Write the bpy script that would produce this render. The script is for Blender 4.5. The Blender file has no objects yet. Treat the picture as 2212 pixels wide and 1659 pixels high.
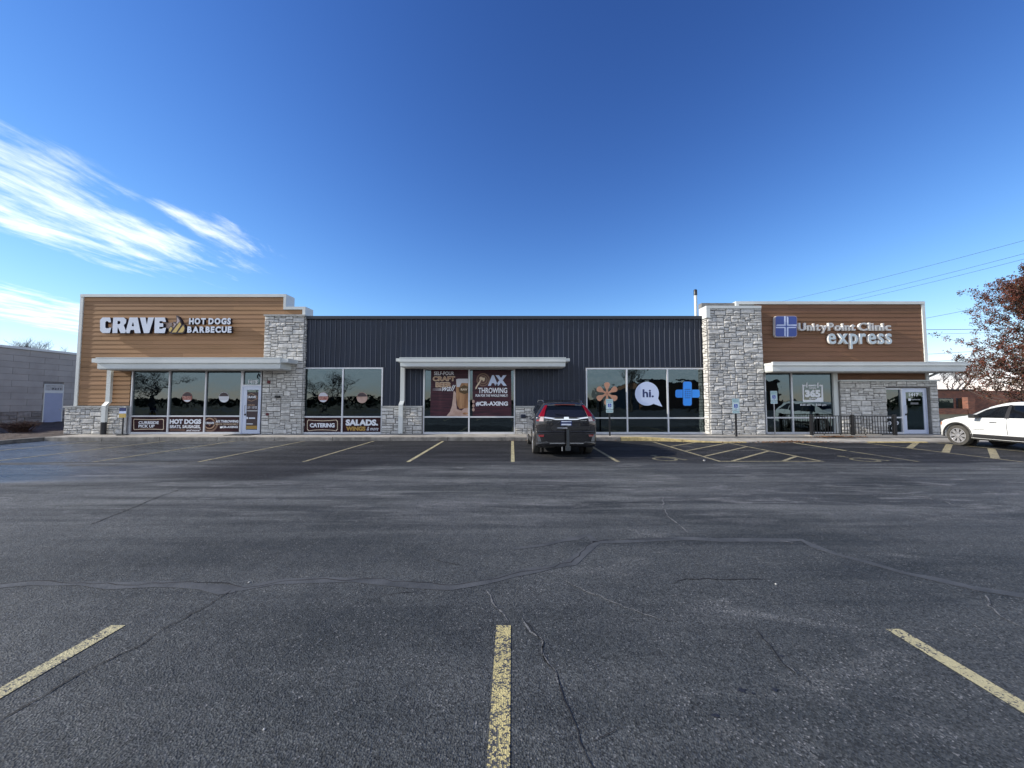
import bpy, bmesh, math, random
from mathutils import Vector, Matrix
R = math.radians
sc = bpy.context.scene
COL = sc.collection

# ------------------------------------------------------------------ camera, world, sun, exposure
F, CX, CYP, HOR, EYE = 850.0, 1106.0, 817.0, 865.0, 1.595      # survey constants of the photograph (2212 px wide)
TH = math.atan((HOR - CYP) / F)
cam_d = bpy.data.cameras.new('camera'); cam = bpy.data.objects.new('camera', cam_d); COL.objects.link(cam)
cam.location = (0, 0, EYE); cam.rotation_euler = (R(90) + TH, 0, 0)
cam_d.sensor_width = 36; cam_d.lens = F / 2212 * 36; cam_d.shift_y = -(829.5 - CYP) / 2212
cam_d.clip_end = 3000; cam_d.clip_start = 0.05
sc.camera = cam

SUN_EL, SUN_IN_FRONT = 28.0, 5.0         # degrees above the horizon; degrees in front of the facade plane, on the left
sv = Vector((-math.cos(R(SUN_EL)) * math.cos(R(SUN_IN_FRONT)), -math.cos(R(SUN_EL)) * math.sin(R(SUN_IN_FRONT)), math.sin(R(SUN_EL))))
sun_d = bpy.data.lights.new('sun', 'SUN'); sun_d.energy = 2.7; sun_d.angle = R(0.53); sun_d.color = (1, 0.93, 0.82)
sun = bpy.data.objects.new('sun', sun_d); COL.objects.link(sun); sun.location = (-30, -5, 30)
sun.rotation_euler = sv.to_track_quat('Z', 'Y').to_euler()
sc.view_settings.view_transform = 'Standard'; sc.view_settings.look = 'None'
sc.view_settings.exposure = 1.18; sc.view_settings.gamma = 1
sc.view_settings.use_curve_mapping = False

def node(nt, typ, ins=None, **at):
    n = nt.nodes.new(typ)
    for k, v in at.items(): setattr(n, k, v)
    for k, v in (ins or {}).items():
        if hasattr(v, 'is_linked') or isinstance(v, bpy.types.NodeSocket): nt.links.new(v, n.inputs[k])
        else: n.inputs[k].default_value = v
    return n
def mth(nt, op, a, b=0.0, c=None, clamp=False):
    n = nt.nodes.new('ShaderNodeMath'); n.operation = op; n.use_clamp = clamp
    for i, v in enumerate((a, b) if c is None else (a, b, c)):
        if isinstance(v, bpy.types.NodeSocket): nt.links.new(v, n.inputs[i])
        else: n.inputs[i].default_value = v
    return n.outputs[0]
def mixc(nt, f, a, b, blend='MIX'):
    n = nt.nodes.new('ShaderNodeMix'); n.data_type = 'RGBA'; n.blend_type = blend; n.clamp_factor = True
    for i, v in ((0, f), (6, a), (7, b)):
        if isinstance(v, bpy.types.NodeSocket): nt.links.new(v, n.inputs[i])
        else: n.inputs[i].default_value = v if i == 0 else (v + (1,) if len(v) == 3 else v)
    return n.outputs[2]
def smooth(nt, v, lo, hi, a=0.0, b=1.0):
    n = nt.nodes.new('ShaderNodeMapRange'); n.interpolation_type = 'SMOOTHSTEP'
    nt.links.new(v, n.inputs[0])
    for i, x in enumerate((lo, hi, a, b)): n.inputs[i + 1].default_value = x
    return n.outputs[0]
def noise(nt, vec, scale, detail=4, rough=0.55, dist=0.0):
    n = node(nt, 'ShaderNodeTexNoise', {'Scale': scale, 'Detail': detail, 'Roughness': rough, 'Distortion': dist})
    nt.links.new(vec, n.inputs['Vector']); return n.outputs['Fac']
def comb(nt, x, y, z=0.0):
    n = nt.nodes.new('ShaderNodeCombineXYZ')
    for i, v in enumerate((x, y, z)):
        if isinstance(v, bpy.types.NodeSocket): nt.links.new(v, n.inputs[i])
        else: n.inputs[i].default_value = v
    return n.outputs[0]

world = bpy.data.worlds.new('World'); sc.world = world; world.use_nodes = True
wt = world.node_tree; wt.nodes.clear()
sky = node(wt, 'ShaderNodeTexSky', sky_type='NISHITA', sun_disc=False, sun_elevation=R(SUN_EL),
           sun_rotation=math.atan2(sv.x, sv.y), altitude=200, air_density=1.0, dust_density=0.0, ozone_density=4.0)
tc = node(wt, 'ShaderNodeTexCoord')
sp = node(wt, 'ShaderNodeSeparateXYZ', {0: tc.outputs['Generated']})
dz = mth(wt, 'MAXIMUM', sp.outputs[2], 0.02)
cu = mth(wt, 'DIVIDE', sp.outputs[0], dz); cv = mth(wt, 'DIVIDE', sp.outputs[1], dz)
ca = mth(wt, 'ADD', mth(wt, 'MULTIPLY', cu, -0.06), mth(wt, 'MULTIPLY', cv, 1.0))     # along the cirrus streaks
cb = mth(wt, 'ADD', mth(wt, 'MULTIPLY', cu, 1.0), mth(wt, 'MULTIPLY', cv, 0.06))      # across them
warp = noise(wt, comb(wt, ca, cb), 0.9, 3)
cb2 = mth(wt, 'ADD', cb, mth(wt, 'MULTIPLY', mth(wt, 'SUBTRACT', warp, 0.5), 0.34))
fine = noise(wt, comb(wt, ca, mth(wt, 'MULTIPLY', cb, 1.5), 5.0), 4.5, 4)
cbs = mth(wt, 'ADD', mth(wt, 'ADD', cb, mth(wt, 'MULTIPLY', mth(wt, 'SUBTRACT', warp, 0.5), 0.30)), mth(wt, 'MULTIPLY', mth(wt, 'SUBTRACT', fine, 0.5), 0.04))
streak = noise(wt, comb(wt, mth(wt, 'MULTIPLY', ca, 0.42), mth(wt, 'MULTIPLY', cbs, 1.9)), 2.6, 11, 0.66)
puff = noise(wt, comb(wt, mth(wt, 'MULTIPLY', ca, 1.0), mth(wt, 'MULTIPLY', cb, 1.6), 3.0), 2.6, 8, 0.62, 0.3)
tex = mth(wt, 'ADD', mth(wt, 'MULTIPLY', streak, 0.6), mth(wt, 'MULTIPLY', puff, 0.4))
def band(lo0, lo1, hi0, hi1, v): return mth(wt, 'MULTIPLY', smooth(wt, v, lo0, lo1), smooth(wt, v, hi0, hi1, 1.0, 0.0))
front = smooth(wt, sp.outputs[1], -0.05, 0.1)
b1 = mth(wt, 'MULTIPLY', band(-3.15, -2.6, -2.15, -1.5, cb2), band(1.0, 1.7, 2.4, 3.9, ca))
b2 = mth(wt, 'MULTIPLY', band(-6.6, -5.6, -4.7, -3.7, cb2), smooth(wt, ca, 2.4, 3.6))
b3 = mth(wt, 'MULTIPLY', band(-1.9, -1.7, -1.55, -1.3, cb2), band(1.9, 2.2, 2.5, 3.0, ca))
bm_ = mth(wt, 'MAXIMUM', mth(wt, 'MAXIMUM', b1, mth(wt, 'MULTIPLY', b2, 1.1)), mth(wt, 'MULTIPLY', b3, 1.0))
den = mth(wt, 'MULTIPLY', smooth(wt, mth(wt, 'ADD', tex, mth(wt, 'MULTIPLY', bm_, 0.20)), 0.56, 0.90), mth(wt, 'MULTIPLY', smooth(wt, bm_, 0.0, 0.35), front))
back = mth(wt, 'MULTIPLY', smooth(wt, noise(wt, comb(wt, mth(wt, 'MULTIPLY', cu, 0.25), mth(wt, 'MULTIPLY', cv, 1.3), 7.0), 1.5, 6, 0.6, 0.6), 0.36, 0.66, 0.45, 0.95), mth(wt, 'MULTIPLY', smooth(wt, sp.outputs[1], 0.05, -0.35), smooth(wt, sp.outputs[2], 0.8, 0.4)))
dens = mth(wt, 'MULTIPLY', mth(wt, 'MAXIMUM', mth(wt, 'MULTIPLY', den, 0.95), back), smooth(wt, sp.outputs[2], 0.0, 0.06))
gm = node(wt, 'ShaderNodeGamma', {'Color': sky.outputs[0], 'Gamma': 1.7})
sk1 = mixc(wt, 1.0, gm.outputs[0], (0.42, 0.43, 0.50), 'MULTIPLY')
lim = node(wt, 'ShaderNodeVectorMath', {0: sk1, 1: (1 / 14, 1 / 10, 1 / 10), 2: (1, 1, 1)}, operation='MULTIPLY_ADD')
skyc = node(wt, 'ShaderNodeVectorMath', {0: sk1, 1: lim.outputs[0]}, operation='DIVIDE').outputs[0]
cl = mixc(wt, dens, skyc, (6.3, 6.6, 7.0))
bg = node(wt, 'ShaderNodeBackground', {'Color': cl, 'Strength': 0.10})
wo = node(wt, 'ShaderNodeOutputWorld', {'Surface': bg.outputs[0]})

# ------------------------------------------------------------------ helpers
def SX(px, py, Y):
    """photograph pixel (2212 px wide) on the vertical plane at depth Y -> metres (X, Z)"""
    t = (CYP - py) / F; c, s = math.cos(TH), math.sin(TH)
    d = Y * (t * c + s) / (c - t * s)
    return (px - CX) / F * (Y * c + d * s), EYE + d
def X_(px, Y=17.1, py=820): return SX(px, py, Y)[0]
def Z_(py, Y=17.1): return SX(CX, py, Y)[1]
def G(px, py, z=0.0):
    """pixel -> point on the ground"""
    t = (CYP - py) / F; c, s = math.cos(TH), math.sin(TH)
    Y = (z - EYE) * (c - t * s) / (t * c + s)
    return ((px - CX) / F * (Y * c + (z - EYE) * s), Y)

def attach(o, parent):
    if parent is not None:
        o.parent = parent
        o.matrix_parent_inverse = Matrix.Translation(-world_loc(parent)) if parent.get('_w') is not None else Matrix.Identity(4)
def world_loc(p): return Vector(p['_w'])
def tag(o, label=None, cat=None, group=None, kind=None):
    for k, v in (('label', label), ('category', cat), ('group', group), ('kind', kind)):
        if v: o[k] = v
    return o
def thing(name, label, cat, loc=(0, 0, 0), group=None, local=False):
    """an Empty at the base of a thing; its parts' meshes are in world coordinates unless local"""
    o = bpy.data.objects.new(name, None); COL.objects.link(o); o.location = loc; o.empty_display_size = 0.3
    if not local: o['_w'] = tuple(loc)
    return tag(o, label, cat, group)
def link(name, me, parent=None):
    o = bpy.data.objects.new(name, me); COL.objects.link(o)
    if parent is not None:
        o.parent = parent
        root = parent
        while root.parent is not None: root = root.parent
        if root is parent and root.get('_w') is not None: o.matrix_parent_inverse = Matrix.Translation(-Vector(root['_w']))
    return o
class MB:
    def __init__(s): s.v = []; s.f = []; s.mi = []; s.m = 0
    def box(s, x0, x1, y0, y1, z0, z1, T=None):
        n = len(s.v)
        P = [(x0, y0, z0), (x1, y0, z0), (x1, y1, z0), (x0, y1, z0), (x0, y0, z1), (x1, y0, z1), (x1, y1, z1), (x0, y1, z1)]
        if T: P = [tuple(T @ Vector(p)) for p in P]
        s.v += P
        for q in ((0, 3, 2, 1), (4, 5, 6, 7), (0, 1, 5, 4), (1, 2, 6, 5), (2, 3, 7, 6), (3, 0, 4, 7)):
            s.f.append(tuple(n + i for i in q)); s.mi.append(s.m)
        return s
    def poly(s, pts):
        n = len(s.v); s.v += [tuple(p) for p in pts]; s.f.append(tuple(range(n, n + len(pts)))); s.mi.append(s.m); return s
    def tube(s, pts, r, k=6, caps=True):
        """tube through pts with radius r (number or list)"""
        n0 = len(s.v); P = [Vector(p) for p in pts]
        for i, p in enumerate(P):
            d = (P[min(i + 1, len(P) - 1)] - P[max(i - 1, 0)]).normalized()
            a = d.cross(Vector((0, 0, 1)) if abs(d.z) < 0.95 else Vector((1, 0, 0))).normalized(); b = d.cross(a)
            rr = r[i] if isinstance(r, (list, tuple)) else r
            for j in range(k):
                t = 2 * math.pi * j / k; s.v.append(tuple(p + a * (rr * math.cos(t)) + b * (rr * math.sin(t))))
        for i in range(len(P) - 1):
            for j in range(k):
                s.f.append((n0 + i * k + j, n0 + (i + 1) * k + j, n0 + (i + 1) * k + (j + 1) % k, n0 + i * k + (j + 1) % k)); s.mi.append(s.m)
        if caps:
            s.f.append(tuple(n0 + j for j in range(k))); s.mi.append(s.m)
            s.f.append(tuple(n0 + (len(P) - 1) * k + k - 1 - j for j in range(k))); s.mi.append(s.m)
        return s
    def disc(s, c, axis, r0, r1, prof, k=24):
        """lathe: prof = [(radius, offset along axis)]"""
        n0 = len(s.v); ax = Vector(axis).normalized(); a = ax.cross(Vector((0, 0, 1)) if abs(ax.z) < 0.9 else Vector((1, 0, 0))).normalized(); b = ax.cross(a)
        for (r, o) in prof:
            for j in range(k):
                t = 2 * math.pi * j / k; s.v.append(tuple(Vector(c) + ax * o + a * (r * math.cos(t)) + b * (r * math.sin(t))))
        for i in range(len(prof) - 1):
            for j in range(k):
                s.f.append((n0 + i * k + j, n0 + i * k + (j + 1) % k, n0 + (i + 1) * k + (j + 1) % k, n0 + (i + 1) * k + j)); s.mi.append(s.m)
        s.f.append(tuple(n0 + k - 1 - j for j in range(k))); s.mi.append(s.m)
        s.f.append(tuple(n0 + (len(prof) - 1) * k + j for j in range(k))); s.mi.append(s.m)
        return s
    def mesh(s, name, mats, smooth_=None, fix=True):
        me = bpy.data.meshes.new(name); me.from_pydata(s.v, [], s.f)
        for m in (mats if isinstance(mats, (list, tuple)) else [mats]): me.materials.append(m)
        if s.mi and max(s.mi) > 0: me.polygons.foreach_set('material_index', s.mi)
        if fix:
            b = bmesh.new(); b.from_mesh(me); bmesh.ops.recalc_face_normals(b, faces=b.faces); b.to_mesh(me); b.free()
        if smooth_ is not None:
            me.polygons.foreach_set('use_smooth', [True] * len(me.polygons))
            me.set_sharp_from_angle(angle=R(smooth_))
        me.update(); return me
    def build(s, name, mats, parent=None, smooth_=None, fix=True): return link(name, s.mesh(name, mats, smooth_, fix), parent)

def mat(name, col, rough=0.6, metal=0.0, var=0.0, vscale=3.0, bump=0.0, bscale=40.0, spec=0.5, stretch=(1, 1, 1), col2=None, coat=0.0, rnd=0.0, emis=None):
    m = bpy.data.materials.new(name); m.use_nodes = True; nt = m.node_tree; b = nt.nodes['Principled BSDF']
    b.inputs['Roughness'].default_value = rough; b.inputs['Metallic'].default_value = metal; b.inputs['Specular IOR Level'].default_value = spec
    b.inputs['Coat Weight'].default_value = coat; b.inputs['Coat Roughness'].default_value = 0.05
    b.inputs['Base Color'].default_value = tuple(col) + (1,)
    geo = node(nt, 'ShaderNodeNewGeometry'); mp = node(nt, 'ShaderNodeMapping', {'Vector': geo.outputs['Position'], 'Scale': stretch})
    v = mp.outputs[0]; c = None
    if var > 0 or col2:
        f = noise(nt, v, vscale, 6, 0.6); f = smooth(nt, f, 0.3, 0.7)
        lo = tuple(x * (1 - var) for x in col); hi = col2 or tuple(min(1, x * (1 + var)) for x in col)
        c = mixc(nt, f, lo, hi)
    if rnd > 0:
        oi = node(nt, 'ShaderNodeObjectInfo'); at = node(nt, 'ShaderNodeAttribute', attribute_name='tone')
        fr = mth(nt, 'FRACT', mth(nt, 'ADD', oi.outputs['Random'], at.outputs['Fac']))
        k = mth(nt, 'ADD', mth(nt, 'MULTIPLY', fr, 2 * rnd), 1 - rnd)
        vm = node(nt, 'ShaderNodeVectorMath', {0: c if c is not None else tuple(col), 1: comb(nt, k, k, k)}, operation='MULTIPLY'); c = vm.outputs[0]
    if c is not None: nt.links.new(c, b.inputs['Base Color'])
    if bump > 0:
        bn = node(nt, 'ShaderNodeBump', {'Strength': 1.0, 'Distance': bump, 'Height': noise(nt, v, bscale, 5, 0.6)}); nt.links.new(bn.outputs[0], b.inputs['Normal'])
    if emis: b.inputs['Emission Color'].default_value = tuple(emis) + (1,); b.inputs['Emission Strength'].default_value = 1
    return m

def srgb(r, g, b):
    f = lambda c: (c / 255 / 12.92) if c <= 10 else ((c / 255 + 0.055) / 1.055) ** 2.4
    return (f(r), f(g), f(b))

M = {}
M['trim'] = mat('trim_white', (0.64, 0.665, 0.64), 0.45, 0, var=0.05, vscale=1.2, bump=0.002, bscale=6)
M['frame'] = mat('aluminium_frame', (0.66, 0.67, 0.70), 0.35, 0.25, var=0.04, vscale=2)
M['mortar'] = mat('mortar', (0.20, 0.195, 0.185), 0.95, 0, var=0.2, vscale=8, bump=0.004, bscale=60)
M['stone'] = mat('limestone', (0.54, 0.525, 0.49), 0.9, 0, var=0.14, vscale=7, bump=0.010, bscale=18, col2=(0.67, 0.655, 0.62), rnd=0.14)
M['stone_dull'] = mat('dull_limestone', (0.24, 0.22, 0.20), 0.9, 0, var=0.2, vscale=6, bump=0.01, bscale=22, rnd=0.25)
M['ledge'] = mat('cast_ledge', (0.44, 0.44, 0.42), 0.85, 0, var=0.15, vscale=6, bump=0.004, bscale=30)
M['siding_tan'] = mat('tan_lap_siding', (0.32, 0.182, 0.088), 0.8, 0, var=0.04, vscale=0.8, bump=0.0015, bscale=20, stretch=(0.5, 1, 5), col2=(0.36, 0.205, 0.108), rnd=0.13)
M['siding_brown'] = mat('brown_lap_siding', (0.195, 0.099, 0.049), 0.8, 0, var=0.05, vscale=0.8, bump=0.0015, bscale=20, stretch=(0.5, 1, 5), col2=(0.22, 0.110, 0.062), rnd=0.10)
M['navy'] = mat('navy_ribbed_steel', (0.010, 0.018, 0.040), 0.42, 0.0, var=0.08, vscale=0.8, spec=0.45, bump=0.002, bscale=3, rnd=0.08)
M['coping'] = mat('dark_coping', (0.012, 0.018, 0.03), 0.4)
M['concrete'] = mat('concrete_walk', (0.34, 0.32, 0.285), 0.9, 0, var=0.22, vscale=2.2, bump=0.004, bscale=50, rnd=0.06)
M['kerbm'] = mat('kerb_concrete', (0.19, 0.18, 0.165), 0.92, 0, var=0.35, vscale=3.5, bump=0.006, bscale=45, rnd=0.12)
M['black'] = mat('black_metal', (0.012, 0.012, 0.014), 0.4)
M['rubber'] = mat('tyre_rubber', (0.055, 0.052, 0.046), 0.8, 0, var=0.25, vscale=20)
M['plastic'] = mat('black_plastic', (0.02, 0.02, 0.022), 0.55)
M['darksteel'] = mat('dark_steel', (0.10, 0.11, 0.12), 0.3, 0.8)
M['chrome'] = mat('chrome', (0.75, 0.76, 0.78), 0.14, 1.0)
M['steel'] = mat('brushed_steel', (0.45, 0.46, 0.48), 0.35, 0.9)
M['white'] = mat('white_print', (0.78, 0.80, 0.84), 0.5)
M['whitesign'] = mat('white_acrylic', (0.66, 0.71, 0.80), 0.3, var=0.03, vscale=1)
M['cream'] = mat('cream_print', (0.72, 0.58, 0.42), 0.5)
M['maroon'] = mat('maroon_print', (0.030, 0.011, 0.013), 0.6, var=0.4, vscale=3, stretch=(0.7, 1, 9), col2=(0.055, 0.018, 0.021), spec=0.2)
M['poster'] = mat('poster_planks', (0.045, 0.022, 0.034), 0.5, var=0.35, vscale=2.2, stretch=(0.5, 1, 8), col2=(0.085, 0.026, 0.038), spec=0.25)
M['brownprint'] = mat('brown_print', (0.20, 0.115, 0.075), 0.45)
M['tanprint'] = mat('tan_print', (0.42, 0.26, 0.16), 0.45)
M['beige'] = mat('beige_bar', (0.48, 0.36, 0.30), 0.6)
M['gold'] = mat('gold_acrylic', (0.56, 0.40, 0.12), 0.35)
M['golddark'] = mat('gold_print', (0.42, 0.25, 0.05), 0.4)
M['plum'] = mat('plum_acrylic', (0.05, 0.03, 0.035), 0.4)
M['pinkgrey'] = mat('pale_flame', (0.45, 0.36, 0.36), 0.4)
M['return'] = mat('navy_return', (0.012, 0.014, 0.03), 0.5)
M['blue'] = mat('blue_sign', (0.022, 0.06, 0.30), 0.3)
M['skyblue'] = mat('bright_blue_vinyl', (0.03, 0.28, 0.88), 0.4)
M['navyprint'] = mat('navy_print', (0.015, 0.03, 0.13), 0.5)
M['orange'] = mat('orange_vinyl', (0.66, 0.32, 0.19), 0.5, var=0.08, vscale=2)
M['orangelt'] = mat('orange_light', (0.80, 0.50, 0.33), 0.5)
M['bubble'] = mat('pale_vinyl', (0.60, 0.68, 0.88), 0.5)
M['letterface'] = mat('smoked_letter_face', (0.52, 0.51, 0.50), 0.3)
M['letterface2'] = mat('teal_grey_letter_face', (0.46, 0.54, 0.58), 0.3)
M['lettertrim'] = mat('white_letter_return', (0.80, 0.79, 0.76), 0.4)
M['cyanprint'] = mat('green_sign_print', (0.10, 0.34, 0.36), 0.5)
M['signwhite'] = mat('sign_sheet', (0.58, 0.70, 0.72), 0.4)
M['signblue'] = mat('sign_blue', (0.01, 0.07, 0.42), 0.4)
M['skin'] = mat('printed_skin', (0.55, 0.33, 0.24), 0.5, var=0.25, vscale=2.5, col2=(0.62, 0.45, 0.38))
M['beer'] = mat('printed_beer', (0.36, 0.16, 0.06), 0.45, var=0.3, vscale=2, stretch=(4, 1, 0.7), col2=(0.48, 0.26, 0.12))
M['foam'] = mat('printed_foam', (0.60, 0.60, 0.64), 0.45)
M['redprint'] = mat('red_print', (0.34, 0.05, 0.04), 0.45, var=0.4, vscale=25, col2=(0.55, 0.30, 0.24))
M['yellow'] = mat('kerb_yellow', (0.40, 0.32, 0.15), 0.8, var=0.3, vscale=9, bump=0.003, bscale=50)
M['shrub'] = mat('dry_stem', (0.060, 0.034, 0.028), 0.9, var=0.4, vscale=9)
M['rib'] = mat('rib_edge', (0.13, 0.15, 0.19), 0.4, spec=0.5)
M['alloy'] = mat('alloy_wheel', (0.55, 0.55, 0.57), 0.3, 0.6)
M['mulch'] = mat('mulch', (0.062, 0.045, 0.036), 0.97, var=0.55, vscale=6, bump=0.06, bscale=12)
M['grass'] = mat('winter_grass', (0.045, 0.05, 0.022), 0.95, var=0.4, vscale=0.4, bump=0.04, bscale=9, col2=(0.11, 0.095, 0.045))
M['bark'] = mat('bark', (0.075, 0.062, 0.052), 0.95, var=0.3, vscale=8)
M['barkgrey'] = mat('grey_bark', (0.10, 0.09, 0.095), 0.95, var=0.3, vscale=4)
M['leafred'] = mat('red_leaf', (0.085, 0.022, 0.018), 0.6, var=0.6, vscale=1.2, col2=(0.19, 0.055, 0.03))
M['leafdark'] = mat('dull_leaf', (0.05, 0.032, 0.018), 0.7, var=0.5, vscale=1.5, col2=(0.12, 0.07, 0.028))
M['leafdry'] = mat('dry_leaf', (0.16, 0.075, 0.04), 0.8, var=0.5, vscale=30, col2=(0.32, 0.18, 0.09))
M['evergreen'] = mat('evergreen', (0.02, 0.032, 0.014), 0.9, var=0.4, vscale=0.8)
M['block'] = mat('grey_split_block', (0.38, 0.36, 0.33), 0.92, var=0.08, vscale=1.2, bump=0.005, bscale=30, rnd=0.05)
M['bluedoor'] = mat('pale_blue_door', (0.33, 0.37, 0.50), 0.45, var=0.05, vscale=1)
M['doorblue'] = mat('blue_grey_alu', (0.60, 0.65, 0.78), 0.35, 0.15, var=0.05, vscale=1)
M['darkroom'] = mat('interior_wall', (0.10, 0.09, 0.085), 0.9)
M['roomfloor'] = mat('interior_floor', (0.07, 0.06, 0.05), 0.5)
M['counter'] = mat('counter_front', (0.20, 0.30, 0.42), 0.4)
M['wire'] = mat('cable_black', (0.015, 0.015, 0.017), 0.6)
M['paintgrey'] = mat('metallic_grey_paint', (0.034, 0.034, 0.038), 0.18, 0.6, coat=1.0)
M['paintwhite'] = mat('white_car_paint', (0.74, 0.75, 0.73), 0.32, 0.0, coat=0.8)
M['painttan'] = mat('silver_car_paint', (0.33, 0.31, 0.29), 0.3, 0.6, coat=1.0)
M['tail'] = mat('red_lamp', (0.22, 0.004, 0.008), 0.2, coat=0.3)
M['lampclear'] = mat('clear_lamp', (0.62, 0.50, 0.48), 0.1, coat=1.0)
M['carglass'] = mat('tinted_car_glass', (0.006, 0.008, 0.011), 0.05, 0.0, spec=0.35)
M['amber'] = mat('amber_marker', (0.65, 0.22, 0.06), 0.3)
M['redbell'] = mat('dark_red_alarm', (0.13, 0.02, 0.025), 0.4)

def glass_mat(name, tint, gloss, fac):
    m = bpy.data.materials.new(name); m.use_nodes = True; nt = m.node_tree; nt.nodes.clear()
    geo = node(nt, 'ShaderNodeNewGeometry')
    bn = node(nt, 'ShaderNodeBump', {'Strength': 1.0, 'Distance': 0.0035, 'Height': noise(nt, geo.outputs['Position'], 1.6, 2, 0.5)})
    tr = node(nt, 'ShaderNodeBsdfTransparent', {'Color': tint + (1,)})
    gl = node(nt, 'ShaderNodeBsdfGlossy', {'Color': gloss + (1,), 'Roughness': 0.012, 'Normal': bn.outputs[0]})
    mx = node(nt, 'ShaderNodeMixShader', {0: fac, 1: tr.outputs[0], 2: gl.outputs[0]})
    node(nt, 'ShaderNodeOutputMaterial', {'Surface': mx.outputs[0]}); return m
M['glass'] = glass_mat('tinted_window_glass', (0.13, 0.15, 0.17), (0.43, 0.56, 0.61), 0.20)
M['clearglass'] = glass_mat('door_glass', (0.30, 0.33, 0.34), (0.42, 0.60, 0.66), 0.18)

def brick_mat():
    m = mat('red_brick', (0.2, 0.08, 0.05), 0.9); nt = m.node_tree; b = nt.nodes['Principled BSDF']
    geo = node(nt, 'ShaderNodeNewGeometry'); s = node(nt, 'ShaderNodeSeparateXYZ', {0: geo.outputs['Position']})
    v = comb(nt, mth(nt, 'ADD', s.outputs[0], s.outputs[1]), s.outputs[2])
    br = node(nt, 'ShaderNodeTexBrick', {'Vector': v, 'Color1': (0.26, 0.10, 0.062, 1), 'Color2': (0.14, 0.06, 0.045, 1), 'Mortar': (0.20, 0.15, 0.12, 1), 'Scale': 1.0, 'Mortar Size': 0.008, 'Brick Width': 0.4, 'Row Height': 0.13})
    nt.links.new(br.outputs[0], b.inputs['Base Color']); return m
M['brick'] = brick_mat()

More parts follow.
